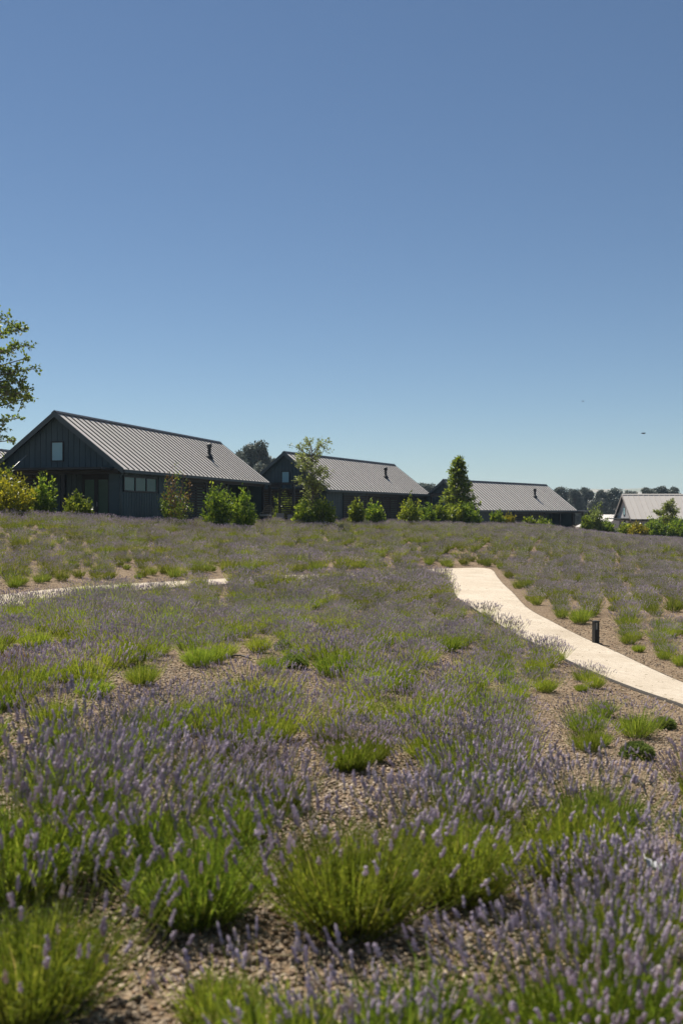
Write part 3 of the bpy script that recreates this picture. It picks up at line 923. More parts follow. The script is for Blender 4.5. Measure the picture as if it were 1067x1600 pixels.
def make_cottage(style, strip=True):
    pale = style == 'pale'
    wall_m = M['greywood'] if pale else M['slate']
    trim_m = M['greytrim'] if pale else M['trim']
    roof_m = M['roof_pale'] if pale else M['roof']
    h = empty('cottage')
    # roof: underlay slabs, panels, ridge cap
    mb = MB()
    for s in (-1, 1):
        mb.prism([(0, RIDGE - 0.02), (s * HW, EAVE - 0.02), (s * HW, EAVE - 0.12), (0, RIDGE - 0.12)][::s], 'y', 0.02, LEN - 0.02)
    roof = mb.build('roof', M['dark'], h)
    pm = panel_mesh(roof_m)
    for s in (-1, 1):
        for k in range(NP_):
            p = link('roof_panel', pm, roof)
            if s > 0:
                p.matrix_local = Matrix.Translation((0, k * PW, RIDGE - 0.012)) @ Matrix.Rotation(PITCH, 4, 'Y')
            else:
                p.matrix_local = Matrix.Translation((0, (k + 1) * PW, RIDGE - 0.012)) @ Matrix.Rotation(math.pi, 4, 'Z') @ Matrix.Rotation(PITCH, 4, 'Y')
    mb = MB()
    mb.prism([(-0.14, RIDGE - 0.06), (0.14, RIDGE - 0.06), (0.14, RIDGE - 0.035), (0.0, RIDGE + 0.075), (-0.14, RIDGE - 0.035)], 'y', -0.03, LEN + 0.03)
    mb.build('ridge_cap', M['dark'] if not pale else roof_m, roof)
    # barge boards on both gables, eave gutters
    for y0, y1 in ((-0.05, 0.0), (LEN, LEN + 0.05)):
        for s in (-1, 1):
            MB().prism([(0, RIDGE + 0.03), (s * (HW + 0.02), EAVE + 0.02), (s * (HW + 0.02), EAVE - 0.24), (0, RIDGE - 0.24)][::s], 'y', y0, y1).build('bargeboard', trim_m, h)
    for s in (-1, 1):
        MB().box(s * HW + min(0, s * 0.12), s * HW + max(0, s * 0.12), 0.0, LEN, EAVE - 0.16, EAVE - 0.03).build('gutter', trim_m if not pale else M['dark'], h)
    # wall cores: gable triangle, recessed porch wall, right and left walls, rear gable
    YP = 1.55                                          # porch wall plane
    g = MB().prism([(-WALL, 2.66), (WALL, 2.66), (WALL, roofz(WALL) - 0.13), (0, RIDGE - 0.13), (-WALL, roofz(WALL) - 0.13)], 'y', 0.30, 0.42).build('gable_wall', M['dark'], h)
    bw = 2 * WALL / 22
    for k in range(22):
        x0 = -WALL + k * bw
        b = link('board', board_mesh(bw, 2.665, roofz(x0) - 0.135, roofz(x0 + bw) - 0.135, wall_m), g, (x0, 0.298, 0))
        link('batten', MB().box(-0.008, 0.008, -0.020, 0.0, 2.665, roofz(x0) - 0.14 if k else roofz(x0) - 0.16).mesh('batten', wall_m), g, (x0 + (0.03 if k == 0 else 0), 0.298, 0))
    MB().prism([(-WALL, 0), (WALL, 0), (WALL, roofz(WALL) - 0.13), (0, RIDGE - 0.13), (-WALL, roofz(WALL) - 0.13)], 'y', LEN - 0.42, LEN - 0.3).build('rear_gable_wall', wall_m, h)
    pw = MB().box(-WALL, WALL - 0.12, YP, YP + 0.1, 0.0, 2.55).build('porch_wall', M['dark'], h)
    bm0 = board_mesh(bw, 0.02, 2.54, 2.54, wall_m)
    for k in range(22):
        if -WALL + (k + 1) * bw < WALL - 0.12 and not 0.55 < -WALL + (k + 0.5) * bw < 2.0:
            link('board', bm0, pw, (-WALL + k * bw, YP - 0.002, 0))
    MB().box(-WALL, WALL, 0.30, YP + 0.1, 2.555, 2.655).build('porch_ceiling', M['soffit'], h)
    MB().box(-WALL, WALL, 0.14, 0.295, 2.40, 2.60).build('porch_beam', M['dark'], h)
    MB().box(WALL - 0.55, WALL - 0.004, 0.302, YP + 0.1, 0.0, 2.54).build('corner_wall', wall_m, h)
    Y1, Y2, Y3 = 7.30, 13.80, 20.20
    sw = MB().box(WALL - 0.12, WALL, YP + 0.11, Y1, 0.0, 2.72).build('side_wall', M['dark'], h)
    n = 26
    bl = (Y1 - 0.31) / n
    bms = MB().box(0.0, 0.034, 0.014, bl - 0.014, 0.02, 2.66).mesh('board', wall_m)
    bml = MB().box(0.0, 0.034, 0.014, bl - 0.014, 0.02, 1.58).mesh('board', wall_m)
    bmu = MB().box(0.0, 0.034, 0.014, bl - 0.014, 2.36, 2.66).mesh('board', wall_m)
    for k in range(n):
        y0 = 0.31 + k * bl
        if strip and y0 + bl > 0.55 and y0 < 4.10:
            link('board', bml, sw, (WALL + 0.001, y0, 0)); link('board', bmu, sw, (WALL + 0.001, y0, 0))
        else:
            link('board', bms, sw, (WALL + 0.001, y0, 0))
    MB().box(0.80, 0.92, Y1 + 0.01, Y3, 0.0, 2.55).build('verandah_wall', wall_m, h)
    MB().box(0.94, WALL - 0.121, Y1 - 0.12, Y1 - 0.01, 0.0, 2.55).build('end_wall', wall_m, h)
    MB().box(-WALL, -WALL + 0.12, YP + 0.11, LEN - 0.45, 0.0, 2.72).build('side_wall', wall_m, h)
    MB().box(0.93, HW - 0.03, Y1 + 0.01, LEN - 0.44, 2.46, 2.50).build('soffit', M['soffit'], h)
    MB().box(-WALL - 0.05, WALL + 0.05, 0.1, LEN - 0.2, -0.5, 0.015).build('plinth', M['slab'], h)
    # gable window
    w = MB(); x0, x1, z0, z1, t = -0.30, 0.34, 2.98, 3.90, 0.055
    for q in ((x0, x0 + t, z0, z1), (x1 - t, x1, z0, z1), (x0 + t, x1 - t, z1 - t, z1), (x0 + t, x1 - t, z0, z0 + t)):
        w.box(q[0], q[1], 0.20, 0.262, q[2], q[3])
    wo_ = w.build('window', M['dark'], h)
    MB().box(x0 + t + .002, x1 - t - .002, 0.222, 0.245, z0 + t + .002, z1 - t - .002).build('pane', M['blind_pale'], wo_)
    # three-light ribbon window in the side wall
    if strip:
        w = MB(); y0, y1, z0, z1, t = 0.55, 4.08, 1.60, 2.34, 0.07
        for q in ((y0, y1, z1 - t, z1), (y0, y1, z0, z0 + t)): w.box(WALL + 0.0, WALL + 0.075, q[0], q[1], q[2], q[3])
        st = (y1 - y0) / 3
        for k in range(4):
            yy_ = y0 + k * st - (0 if k == 0 else t if k == 3 else t / 2)
            w.box(WALL + 0.002, WALL + 0.073, yy_, yy_ + t, z0 + t, z1 - t)
        wo_ = w.build('ribbon_window', M['dark'], h)
        for k in range(3):
            MB().box(WALL + 0.02, WALL + 0.04, y0 + k * st + t + .005, y0 + (k + 1) * st - t - .005, z0 + t + .003, z1 - t - .003).build('pane', M['blind'], wo_)
    elif not pale:
        s_ = MB().box(WALL + 0.05, WALL + 0.09, 3.0, 3.06, 0.05, 2.4).box(WALL + 0.05, WALL + 0.09, 7.14, 7.2, 0.05, 2.4).build('slat_screen', M['dark'], h)
        sm = MB().box(WALL + 0.092, WALL + 0.122, 3.0, 7.2, 0, 0.09).mesh('slat', M['slat'])
        for k in range(15): link('slat', sm, s_, (0, 0, 0.10 + k * 0.146))
    # porch door: two glazed leaves
    w = MB(); x0, x1, z1, t = 0.60, 1.98, 2.28, 0.09
    w.box(x0, x0 + t, YP - 0.07, YP, 0.03, z1); w.box(x1 - t, x1, YP - 0.07, YP, 0.03, z1); w.box(x0 + t, x1 - t, YP - 0.07, YP, z1 - t, z1)
    w.box((x0 + x1) / 2 - 0.10, (x0 + x1) / 2 + 0.10, YP - 0.068, YP, 0.03, z1 - t); w.box(x0 + t, x1 - t, YP - 0.068, YP, 0.03, 0.16)
    d = w.build('door', M['dark'], h)
    for a, b in ((x0 + t + .003, (x0 + x1) / 2 - .103), ((x0 + x1) / 2 + .103, x1 - t - .003)):
        MB().box(a, b, YP - 0.045, YP - 0.025, 0.163, z1 - t - .003).build('pane', M['glass'], d)
    MB().tube([((x0 + x1) / 2 + 0.07, YP - 0.11, 0.95), ((x0 + x1) / 2 + 0.07, YP - 0.11, 1.15)], 0.012, 6).build('handle', M['steel'], d)
    MB().tube([(2.35, YP - 0.10, 2.02), (2.35, YP - 0.10, 2.25)], 0.07, 10).build('wall_light', M['dark'], h)
    # flat canopy on cable rods over the gable front
    MB().box(-WALL - 0.2, WALL - 0.25, -0.95, 0.13, 2.56, 2.66).build('canopy', M['dark'], h)
    for x in (-2.75, -1.55):
        MB().tube([(x, 0.26, 3.30), (x - 0.02, -0.85, 2.67)], 0.016, 6).build('canopy_rod', M['steel'], h)
    MB().box(0.28, 0.48, 0.06, 0.26, 0.0, 2.395).build('post', M['dark'], h)
    sc_ = MB().box(-3.06, -3.0, 0.55, 0.61, 0, 2.4).box(-1.16, -1.1, 0.55, 0.61, 0, 2.4).build('slat_screen', M['dark'], h)
    sm = MB().box(-2.995, -1.165, 0.56, 0.60, 0, 0.085).mesh('slat', M['slat'])
    for k in range(16): link('slat', sm, sc_, (0, 0, 0.12 + k * 0.142))
    # downpipe at the near corner
    MB().tube([(HW + 0.05, 0.32, EAVE - 0.10), (HW + 0.02, 0.22, EAVE - 0.22), (WALL + 0.07, 0.20, EAVE - 0.42), (WALL + 0.07, 0.20, 0.05)], 0.045, 8).build('downpipe', trim_m, h, smooth=True)
    # verandah: posts, beam and slatted privacy screens along the side
    MB().box(WALL - 0.10, WALL + 0.06, Y1 + 0.02, LEN - 0.2, 2.30, 2.455).build('verandah_beam', M['dark'], h)
    for y in (Y1 + 0.09, 10.5, Y2, 17.2, 20.25):
        MB().box(WALL - 0.09, WALL + 0.05, y - 0.07, y + 0.07, 0.0, 2.295).build('post', M['dark'], h)
    for ya, yb in ((Y1 + 0.18, 10.41), (10.59, Y2 - 0.09)):
        s_ = MB().box(WALL - 0.06, WALL - 0.02, ya, ya + 0.05, 0.05, 2.28).box(WALL - 0.06, WALL - 0.02, yb - 0.05, yb, 0.05, 2.28).build('slat_screen', M['dark'], h)
        sm = MB().box(WALL - 0.018, WALL + 0.012, ya, yb, 0, 0.09).mesh('slat', M['slat'])
        for k in range(15): link('slat', sm, s_, (0, 0, 0.10 + k * 0.146))
    # glazed doors on the verandah wall
    for ya in (14.3, 17.3):
        w = MB(); t = 0.08
        for q in ((ya, ya + t, 0.03, 2.25), (ya + 2.2 - t, ya + 2.2, 0.03, 2.25), (ya + 1.06, ya + 1.14, 0.03, 2.25 - t), (ya + t, ya + 2.2 - t, 2.25 - t, 2.252)):
            w.box(0.92, 0.985, *q)
        d = w.build('verandah_door', M['dark'], h)
        for a, b in ((ya + t + .003, ya + 1.057), (ya + 1.143, ya + 2.2 - t - .003)):
            MB().box(0.93, 0.95, a, b, 0.03, 2.25 - t - .003).build('pane', M['glass'], d)
    # flue on the right slope
    u, y = 1.75, 14.4
    z = roofz(u)
    v = MB().tube([(u, y, z - 0.1), (u, y, z + 0.62)], 0.105, 12).tube([(u, y, z + 0.58), (u, y, z + 0.62), (u, y, z + 0.80), (u, y, z + 0.86)], [0.10, 0.15, 0.15, 0.05], 12).build('flue_pipe', M['dark'], h)
    MB().tube([(u, y, z - 0.12), (u, y, z + 0.10), (u, y, z + 0.20)], [0.24, 0.20, 0.11], 10).build('flashing', M['dark'], v)
    return h

HOUSES = [((-12.99, 45.10), 4.541, 14.16, 'slate', 'nearest dark slate cottage at left with a three-pane window strip'),
          ((-4.007, 69.22), 4.173, 24.75, 'slate', 'second dark slate cottage, behind the slender pale green tree'),
          ((8.802, 86.35), 2.799, 36.6, 'slate', 'third dark slate cottage, its gable half hidden by the conical tree'),
          ((-24.6, 64.5), 4.35, 9.0, 'slate', 'cottage mostly hidden at the left edge, only a bit of roof above the nearest cottage'),
          ((30.18, 107.27), 1.886, 90.4, 'pale', 'farthest cottage at right with pale grey timber walls and pale roof')]
protos = {}
for k, ((x, y), zr, a, style, lab) in enumerate(HOUSES):
    key = (style, style == 'slate' and k in (0, 3))
    if key in protos:
        h = copy_tree(protos[key])
    else:
        h = protos[key] = make_cottage(*key)
    h.location = (x, y, zr + EYE - RIDGE)
    h.rotation_euler = (0, 0, R(-a))
    tag(h, lab, 'cottage', 'cottages in a row along the top of the slope')
def local(k, x, y, z=0.0):
    (hx, hy), zr, a = HOUSES[k][:3]
    a = R(a)
    return (hx + x * math.cos(a) + y * math.sin(a), hy - x * math.sin(a) + y * math.cos(a), zr + EYE - RIDGE + z)
# the little timber porch of the pale cottage stands in its own grey boards already; terraces beside the first three
PERG = ['slatted dark pergola at the far end of the nearest cottage, beside the wicker chair', 'dark open pergola between the second and third cottages', 'small pergola with pale top at the right end of the third cottage']
def make_pergola(pale):
    p = empty('pergola')
    for x, y in ((3.3, 0.2), (4.9, 0.2), (3.3, 2.3), (4.9, 2.3)):
        MB().box(x - 0.075, x + 0.075, y - 0.075, y + 0.075, -0.3, 2.30).build('post', M['dark'], p)
    for x in (3.3, 4.9):
        MB().box(x - 0.06, x + 0.06, 0.0, 2.5, 2.303, 2.50).build('beam', M['dark'], p)
    rm = MB().box(3.0, 5.2, -0.03, 0.03, 2.503, 2.60).mesh('rafter', M['stone'] if pale else M['dark'])
    for k in range(6): link('rafter', rm, p, (0, 0.1 + k * 0.46, 0))
    sm = MB().box(3.38, 4.82, 2.29, 2.32, 0, 0.075).mesh('slat', M['slat'])
    for k in range(14): link('slat', sm, p, (0, 0, 0.22 + k * 0.146))
    return p
pergs = []
for k, (ox, oy) in enumerate(((0, LEN + 0.15), (1.9, 15.6), (-0.4, LEN + 0.15))):
    p = make_pergola(k == 2) if k in (0, 2) else copy_tree(pergs[0])
    p.location = local(k, ox, oy)
    p.rotation_euler = (0, 0, R(-HOUSES[k][2]))
    tag(p, PERG[k], 'pergola', 'pergolas at the ends of the cottages')
    pergs.append(p)
    t = MB().box(2.2, 6.0, 13.9, 23.4, -0.5, 0.02).build('terrace', M['slab'])
    t.location = local(k, 0, 0); t.rotation_euler = (0, 0, R(-HOUSES[k][2]))
    tag(t, 'low paved terrace beside a dark slate cottage', kind='structure')

# terrace furniture
def make_chair():
    c = empty('wicker_chair')
    mb = MB()
    pts = []
    for i in range(21):
        t = -math.pi * 0.62 + math.pi * 1.24 * i / 20
        pts.append((0.42 * math.sin(t), 0.25 + 0.10 * math.cos(t), 0.62 + 0.46 * math.cos(t)))
    mb.tube(pts, 0.025, 6)
    mb.build('back_hoop', M['wicker'], c, smooth=True)
    mb = MB()
    for i in range(11):
        x = -0.36 + 0.072 * i
        zt = 0.62 + 0.46 * math.sqrt(max(0, 1 - (x / 0.42) ** 2))
        mb.tube([(x * 0.75, 0.20, 0.40), (x, 0.30, 0.72), (x, 0.33, zt)], 0.010, 4)
    for z in (0.55, 0.68, 0.81, 0.94):
        w_ = 0.42 * math.sqrt(max(0, 1 - ((z - 0.62) / 0.46) ** 2))
        mb.tube([(-w_, 0.30, z), (0, 0.33, z), (w_, 0.30, z)], 0.010, 4)
    o = mb.build('back_weave', M['wicker'], c); o['kind'] = 'stuff'
    MB().box(-0.33, 0.33, -0.32, 0.27, 0.36, 0.41).build('seat', M['wicker'], c, bevel=0.015)
    MB().box(-0.30, 0.30, -0.30, 0.22, 0.415, 0.51).build('cushion', M['cushion'], c, bevel=0.03)
    for sx in (-1, 1):
        for sy in (-1, 1):
            MB().tube([(0.27 * sx, 0.22 * sy, 0.37), (0.32 * sx, 0.28 * sy, 0.0)], 0.02, 6).build('leg', M['wicker'], c)
        MB().tube([(0.40 * sx, 0.28, 0.62), (0.38 * sx, -0.05, 0.62), (0.33 * sx, -0.28, 0.40)], 0.022, 6).build('armrest', M['wicker'], c, smooth=True)
    return c
ch = make_chair()
ch.location = local(0, 3.75, 18.9, 0.02); ch.rotation_euler = (0, 0, R(-30))
tag(ch, 'round backed wicker armchair with cream cushion on the terrace of the nearest cottage', 'chair', 'wicker chairs on the terraces')
c2 = copy_tree(ch)
c2.location = local(2, 4.3, 17.0, 0.02); c2.rotation_euler = (0, 0, R(-50))
tag(c2, 'small wicker armchair in front of the third cottage near its right end', 'chair', 'wicker chairs on the terraces')
for k, (x, y, s, lab) in enumerate(((3.75, 21.8, 1.0, 'square grey planter box on the terrace behind the wicker chair'), (4.35, 22.2, 0.85, 'smaller grey planter box beside the pergola post'))):
    o = MB().prism([(-0.24, -0.24), (0.24, -0.24), (0.24, 0.24), (-0.24, 0.24)], 'z', 0, 0.52)
    o.box(-0.26, 0.26, -0.26, 0.26, 0.521, 0.58)
    o = o.build('planter', M['pot'], None, bevel=0.01)
    o.location = local(0, x, y, 0.02); o.scale = (s, s, s)
    tag(o, lab, 'planter', 'grey planters on the terrace')
st_ = empty('side_table', local(0, 5.4, 21.6, 0.02))
MB().box(-0.28, 0.28, -0.28, 0.28, 0.42, 0.47).build('table_top', M['stone'], st_, bevel=0.008)
for sx in (-1, 1):
    for sy in (-1, 1): MB().box(0.22 * sx - 0.02, 0.22 * sx + 0.02, 0.22 * sy - 0.02, 0.22 * sy + 0.02, 0, 0.419).build('leg', M['stone'], st_)
tag(st_, 'low pale side table on the terrace right of the wicker chair', 'table')
for k, (hk, x, y, w_, lab) in enumerate(((2, 4.6, 21.3, 1.9, 'low pale stone seat wall at the right end of the third cottage'), (1, 4.1, 10.6, 0.45, 'small pale stone block beside the slatted screen of the second cottage'))):
    mb = MB(); n_ = max(1, int(w_ / 0.45))
    root = empty('stone_wall' if hk == 2 else 'stone_block', local(hk, x, y, 0.0), R(-HOUSES[hk][2] + 50))
    for i in range(n_):
        for j in range(2 if hk == 2 else 1):
            MB().box(-w_ / 2 + i * w_ / n_ + .01, -w_ / 2 + (i + 1) * w_ / n_ - .01, -0.2, 0.2, j * 0.27 - 0.2, j * 0.27 + 0.06).build('stone', M['stone'], root, bevel=0.03)
    tag(root, lab, 'wall' if hk == 2 else 'block')
# pale shed roof far behind, between the third and the farthest cottage
shed = empty('shed', (42.0, 155.0, -3.4), R(20))
MB().box(-4, 4, -3, 3, -2, 2.6).build('wall', M['greywood'], shed)
MB().prism([(-4.4, 2.55), (4.4, 2.55), (4.4, 2.7), (0, 4.6), (-4.4, 2.7)], 'y', -3.3, 3.3).build('roof', M['roof_pale'], shed)
MB().box(-0.6, 0.6, -3.06, -3.004, -2, 1.6).build('door', M['dark'], shed)
tag(shed, 'pale roofed shed far behind the shrubs left of the farthest cottage', 'shed')

# ------------------------------------------------------------------ shrubs and trees
def shoots(g, n, base_r, rx, ry, rz, z0, per, start=0.25, droop=0.0, jit=0.10, top=1.0):
    """leafy shoots that fan from the base to an uneven egg-shaped outline; returns leaf centres and directions"""
    az = g.uniform(0, 2 * np.pi, n); el = np.arcsin(np.clip(g.uniform(-0.35, 1.0, n), -1, 1))
    tgt = np.stack([np.cos(az) * np.cos(el) * rx, np.sin(az) * np.cos(el) * ry, z0 + rz * 0.42 + np.sin(el) * rz * 0.58], 1)
    tgt *= (1 + g.normal(0, jit, n))[:, None]
    tgt[:, 2] = np.maximum(tgt[:, 2], 0.12)
    ba = g.uniform(0, 2 * np.pi, n); br = np.sqrt(g.uniform(0, 1, n)) * base_r
    b = np.stack([np.cos(ba) * br, np.sin(ba) * br, np.full(n, z0 * 0.9)], 1)
    midc = (b + tgt) / 2; midc[:, 2] -= 0.08 * rz
    t = g.uniform(start, 1.0, (n, per)) ** 0.75
    T = t[..., None]
    P = (1 - T) ** 2 * b[:, None] + 2 * T * (1 - T) * midc[:, None] + T ** 2 * tgt[:, None]
    D = unit(2 * (1 - T) * (midc - b)[:, None] + 2 * T * (tgt - midc)[:, None])
    return P.reshape(-1, 3), D.reshape(-1, 3), np.repeat(tgt, per, 0), (b, midc, tgt)
def leaf_cloud(g, P, D, spread, L, W, up=0.35):
    n = len(P)
    C = P + g.normal(0, 1, (n, 3)) * spread
    dr = unit(D * 0.7 + g.normal(0, 0.6, (n, 3)) + np.array([0, 0, up]))
    nn = unit(g.normal(0, 0.7, (n, 3)) + np.array([0, 0, 0.8]))
    return leaves(C, dr, nn, L * g.uniform(0.6, 1.25, n), W * g.uniform(0.7, 1.25, n))
def shrub(name, x, y, w, h, mat_, lab, group=None, dens=1.0, seed=0, leaf=0.085, n=None, start=0.22, jit=0.13, tipmat=None, stemsonly=0, cat='shrub'):
    g = np.random.default_rng(seed + 4000)
    z = float(height(x, y))
    n = n or int(100 * dens); per = 26
    P, D, T, (b, md, tg) = shoots(g, n, 0.12 * w, w / 2, w / 2 * 0.95, h, 0.05, per, start, jit=jit)
    V, Fc = leaf_cloud(g, P, D, 0.045 * w, np.full(len(P), leaf), np.full(len(P), leaf * 0.27))
    o = empty(name, (x, y, z - 0.02))
    tint = np.clip(np.repeat(g.beta(2, 2, len(P)), 4) + np.repeat(np.repeat(g.normal(0, 0.12, n), per), 4), 0, 1)
    if tipmat is not None:
        sel = (tg[:, 2] > h * 0.60) & (g.random(n) < 0.40)
        sf = np.repeat(sel, per)
        me = mesh_np('foliage', V, [Fc[~sf], Fc[sf]], [mat_, tipmat], midx=[0, 1], tint=tint)
    else:
        me = mesh_np('foliage', V, [Fc], mat_, tint=tint)
    link('foliage', me, o)
    ks = g.choice(n, min(n, 16), replace=False)
    t = np.linspace(0, 0.92, 4)[None, :, None]
    PP = (1 - t) ** 2 * b[ks][:, None] + 2 * t * (1 - t) * md[ks][:, None] + t ** 2 * tg[ks][:, None]
    SV, SF = tubes(PP, np.linspace(1, 0.25, 4)[None] * np.full((len(ks), 1), 0.016 + 0.004 * h), 5)
    link('stem', mesh_np('stem', SV, [SF], M['bark']), o)
    return tag(o, lab, cat, group)

def at(px, d): return (px - 533.5) * d / F, d
GS = 'shrubs planted in front of the cottages'
# px centre, distance, width in px, py of the top, material, label
SHRUBS = [(16, 39.5, 82, 737, 'yellow', 'golden yellow shrub at the left edge in front of the nearest cottage'),
          (66, 40.5, 44, 738, 'shrub', 'green shrub right of the golden one, before the porch of the nearest cottage'),
          (6, 43, 40, 712, 'shrub', 'tall green shrub at the left edge behind the golden one'),
          (122, 41.5, 46, 773, 'shrub', 'low green shrub in front of the glazed porch door'),
          (341, 46.5, 50, 748, 'shrub', 'left of the two green shrubs before the slatted screen of the nearest cottage'),
          (379, 47.5, 44, 761, 'shrub', 'right of the two green shrubs, between slatted screen and wicker chair'),
          (474, 57, 34, 783, 'shrub', 'loose green shrub left below the slender tree'),
          (504, 57.5, 46, 775, 'shrub', 'dense green shrub right below the slender tree'),
          (557, 60, 28, 779, 'shrub', 'small round shrub left of the pair before the second cottage'),
          (585, 61, 34, 783, 'shrub', 'small shrub right of the pair before the second cottage'),
          (640, 65, 38, 778, 'shrub', 'bushy green shrub below the far roof corner of the second cottage'),
          (664, 67, 34, 787, 'shrub', 'hedge shrub between second cottage pergola and bushy shrub'),
          (688, 68, 34, 788, 'shrub', 'hedge shrub below the dark open pergola'),
          (712, 69, 34, 784, 'shrub', 'bright shrub left below the conical tree'),
          (733, 69, 36, 783, 'shrub', 'bright shrub right below the conical tree'),
          (777, 72, 24, 799, 'shrub', 'small upright green shrub before the third cottage, left of the golden one'),
          (793, 73, 24, 803, 'yellow', 'small golden shrub in front of the third cottage'),
          (826, 75, 22, 808, 'shrub', 'small round green shrub before the third cottage, right of the golden one'),
          (849, 76, 28, 811, 'shrub', 'rounded lime shrub in front of the dark verandah of the third cottage'),
          (916, 84, 20, 806, 'shrub', 'narrow shrub in front of the pale topped pergola'),
          (929, 86, 28, 786, 'pale', 'tall airy shrub right of the pale topped pergola'),
          (944, 87, 32, 812, 'shrub', 'dark rounded shrub left of the pale cottage'),
          (977, 92, 24, 817, 'shrub', 'shrub at the front corner of the pale cottage'),
          (996, 90, 30, 816, 'yellow', 'yellow green shrub below the eave of the pale cottage'),
          (1022, 92, 36, 808, 'shrub', 'shrub left below the small tree at the right edge'),
          (1058, 92, 40, 806, 'shrub', 'shrub at the right picture edge before the pale cottage')]
for k, (px, d, wp, top, mt, lab) in enumerate(SHRUBS):
    x, y = at(px, d)
    w = wp * d / F
    z = float(height(x, y))
    h = EYE + (800 - top) * d / F - z
    shrub('garden_shrub', x, y, w * 0.86, h * 0.86, M[mt], lab, GS, dens=1.0 + 0.5 * (w > 1.6), seed=k, leaf=0.105 + 0.0012 * d)
for k, (lx, ly, w, h, lab) in enumerate(((3.3, 24.2, 1.6, 2.0, 'green shrub seen through the slats of the pergola beside the nearest cottage'), (4.7, 24.4, 1.6, 1.8, 'green shrub behind the right end of the slatted pergola'))):
    q = local(0, lx, ly)
    shrub('garden_shrub', q[0], q[1], w, h, M['shrub'], lab, GS, dens=1.3, seed=300 + k, leaf=0.13)
x, y = at(276, 46)
shrub('garden_shrub', x, y, 48 * 46 / F, EYE + (800 - 741) * 46 / F - float(height(x, y)), M['shrub'], 'pointed shrub with russet leaves in its upper part beside the three-pane window', GS, seed=77, leaf=0.10, tipmat=M['red'])
x, y = at(301, 45)
def grass_tuft(x, y, r, h, lab, mat_, name, cat, seed):
    g = np.random.default_rng(seed)
    n_ = 420
    az = g.uniform(0, 6.28, n_); tl = np.sqrt(g.uniform(0, 1, n_)) * R(60)
    D = np.stack([np.cos(az) * np.sin(tl), np.sin(az) * np.sin(tl), np.cos(tl)], 1)
    L_ = h * g.uniform(0.6, 1.1, n_); t = np.linspace(0, 1, 4)
    B = np.stack([np.cos(az), np.sin(az), np.zeros(n_)], 1) * (g.uniform(0, 0.25, n_) * r)[:, None]
    P = B[:, None] + D[:, None] * (L_[:, None] * t)[..., None]
    P[..., 2] -= (L_[:, None] * 0.35 * t ** 2) * np.sin(tl)[:, None]
    ps = g.uniform(0, 6.28, n_)
    V, Fc = strips(P, unit(np.cross(D, np.stack([np.cos(ps), np.sin(ps), np.zeros(n_)], 1))), 0.012 * np.array([0.6, 1, 0.7, 0.1])[None] * np.ones((n_, 1)))
    o = link(name, mesh_np(name, V, [Fc], mat_, tint=np.repeat(g.uniform(0, 1, n_), 8)), None, (x, y, float(height(x, y))))
    return tag(o, lab, cat)
grass_tuft(x, y, 0.6, 0.62, 'dry straw coloured grass tuft at the foot of the russet tipped shrub', M['straw'], 'grass_tuft', 'grass', 5)
x, y = spot(497, 884)
grass_tuft(x, y, 0.5, 0.55, 'dead brown lavender bush in the field left of the path bend', M['dead'], 'dead_lavender_bush', 'lavender', 6)
x, y = spot(27, 1052)
grass_tuft(x, y, 0.3, 0.30, 'small dead orange brown bush between lavender near the left edge', M['red'], 'dead_bush', 'bush', 8)

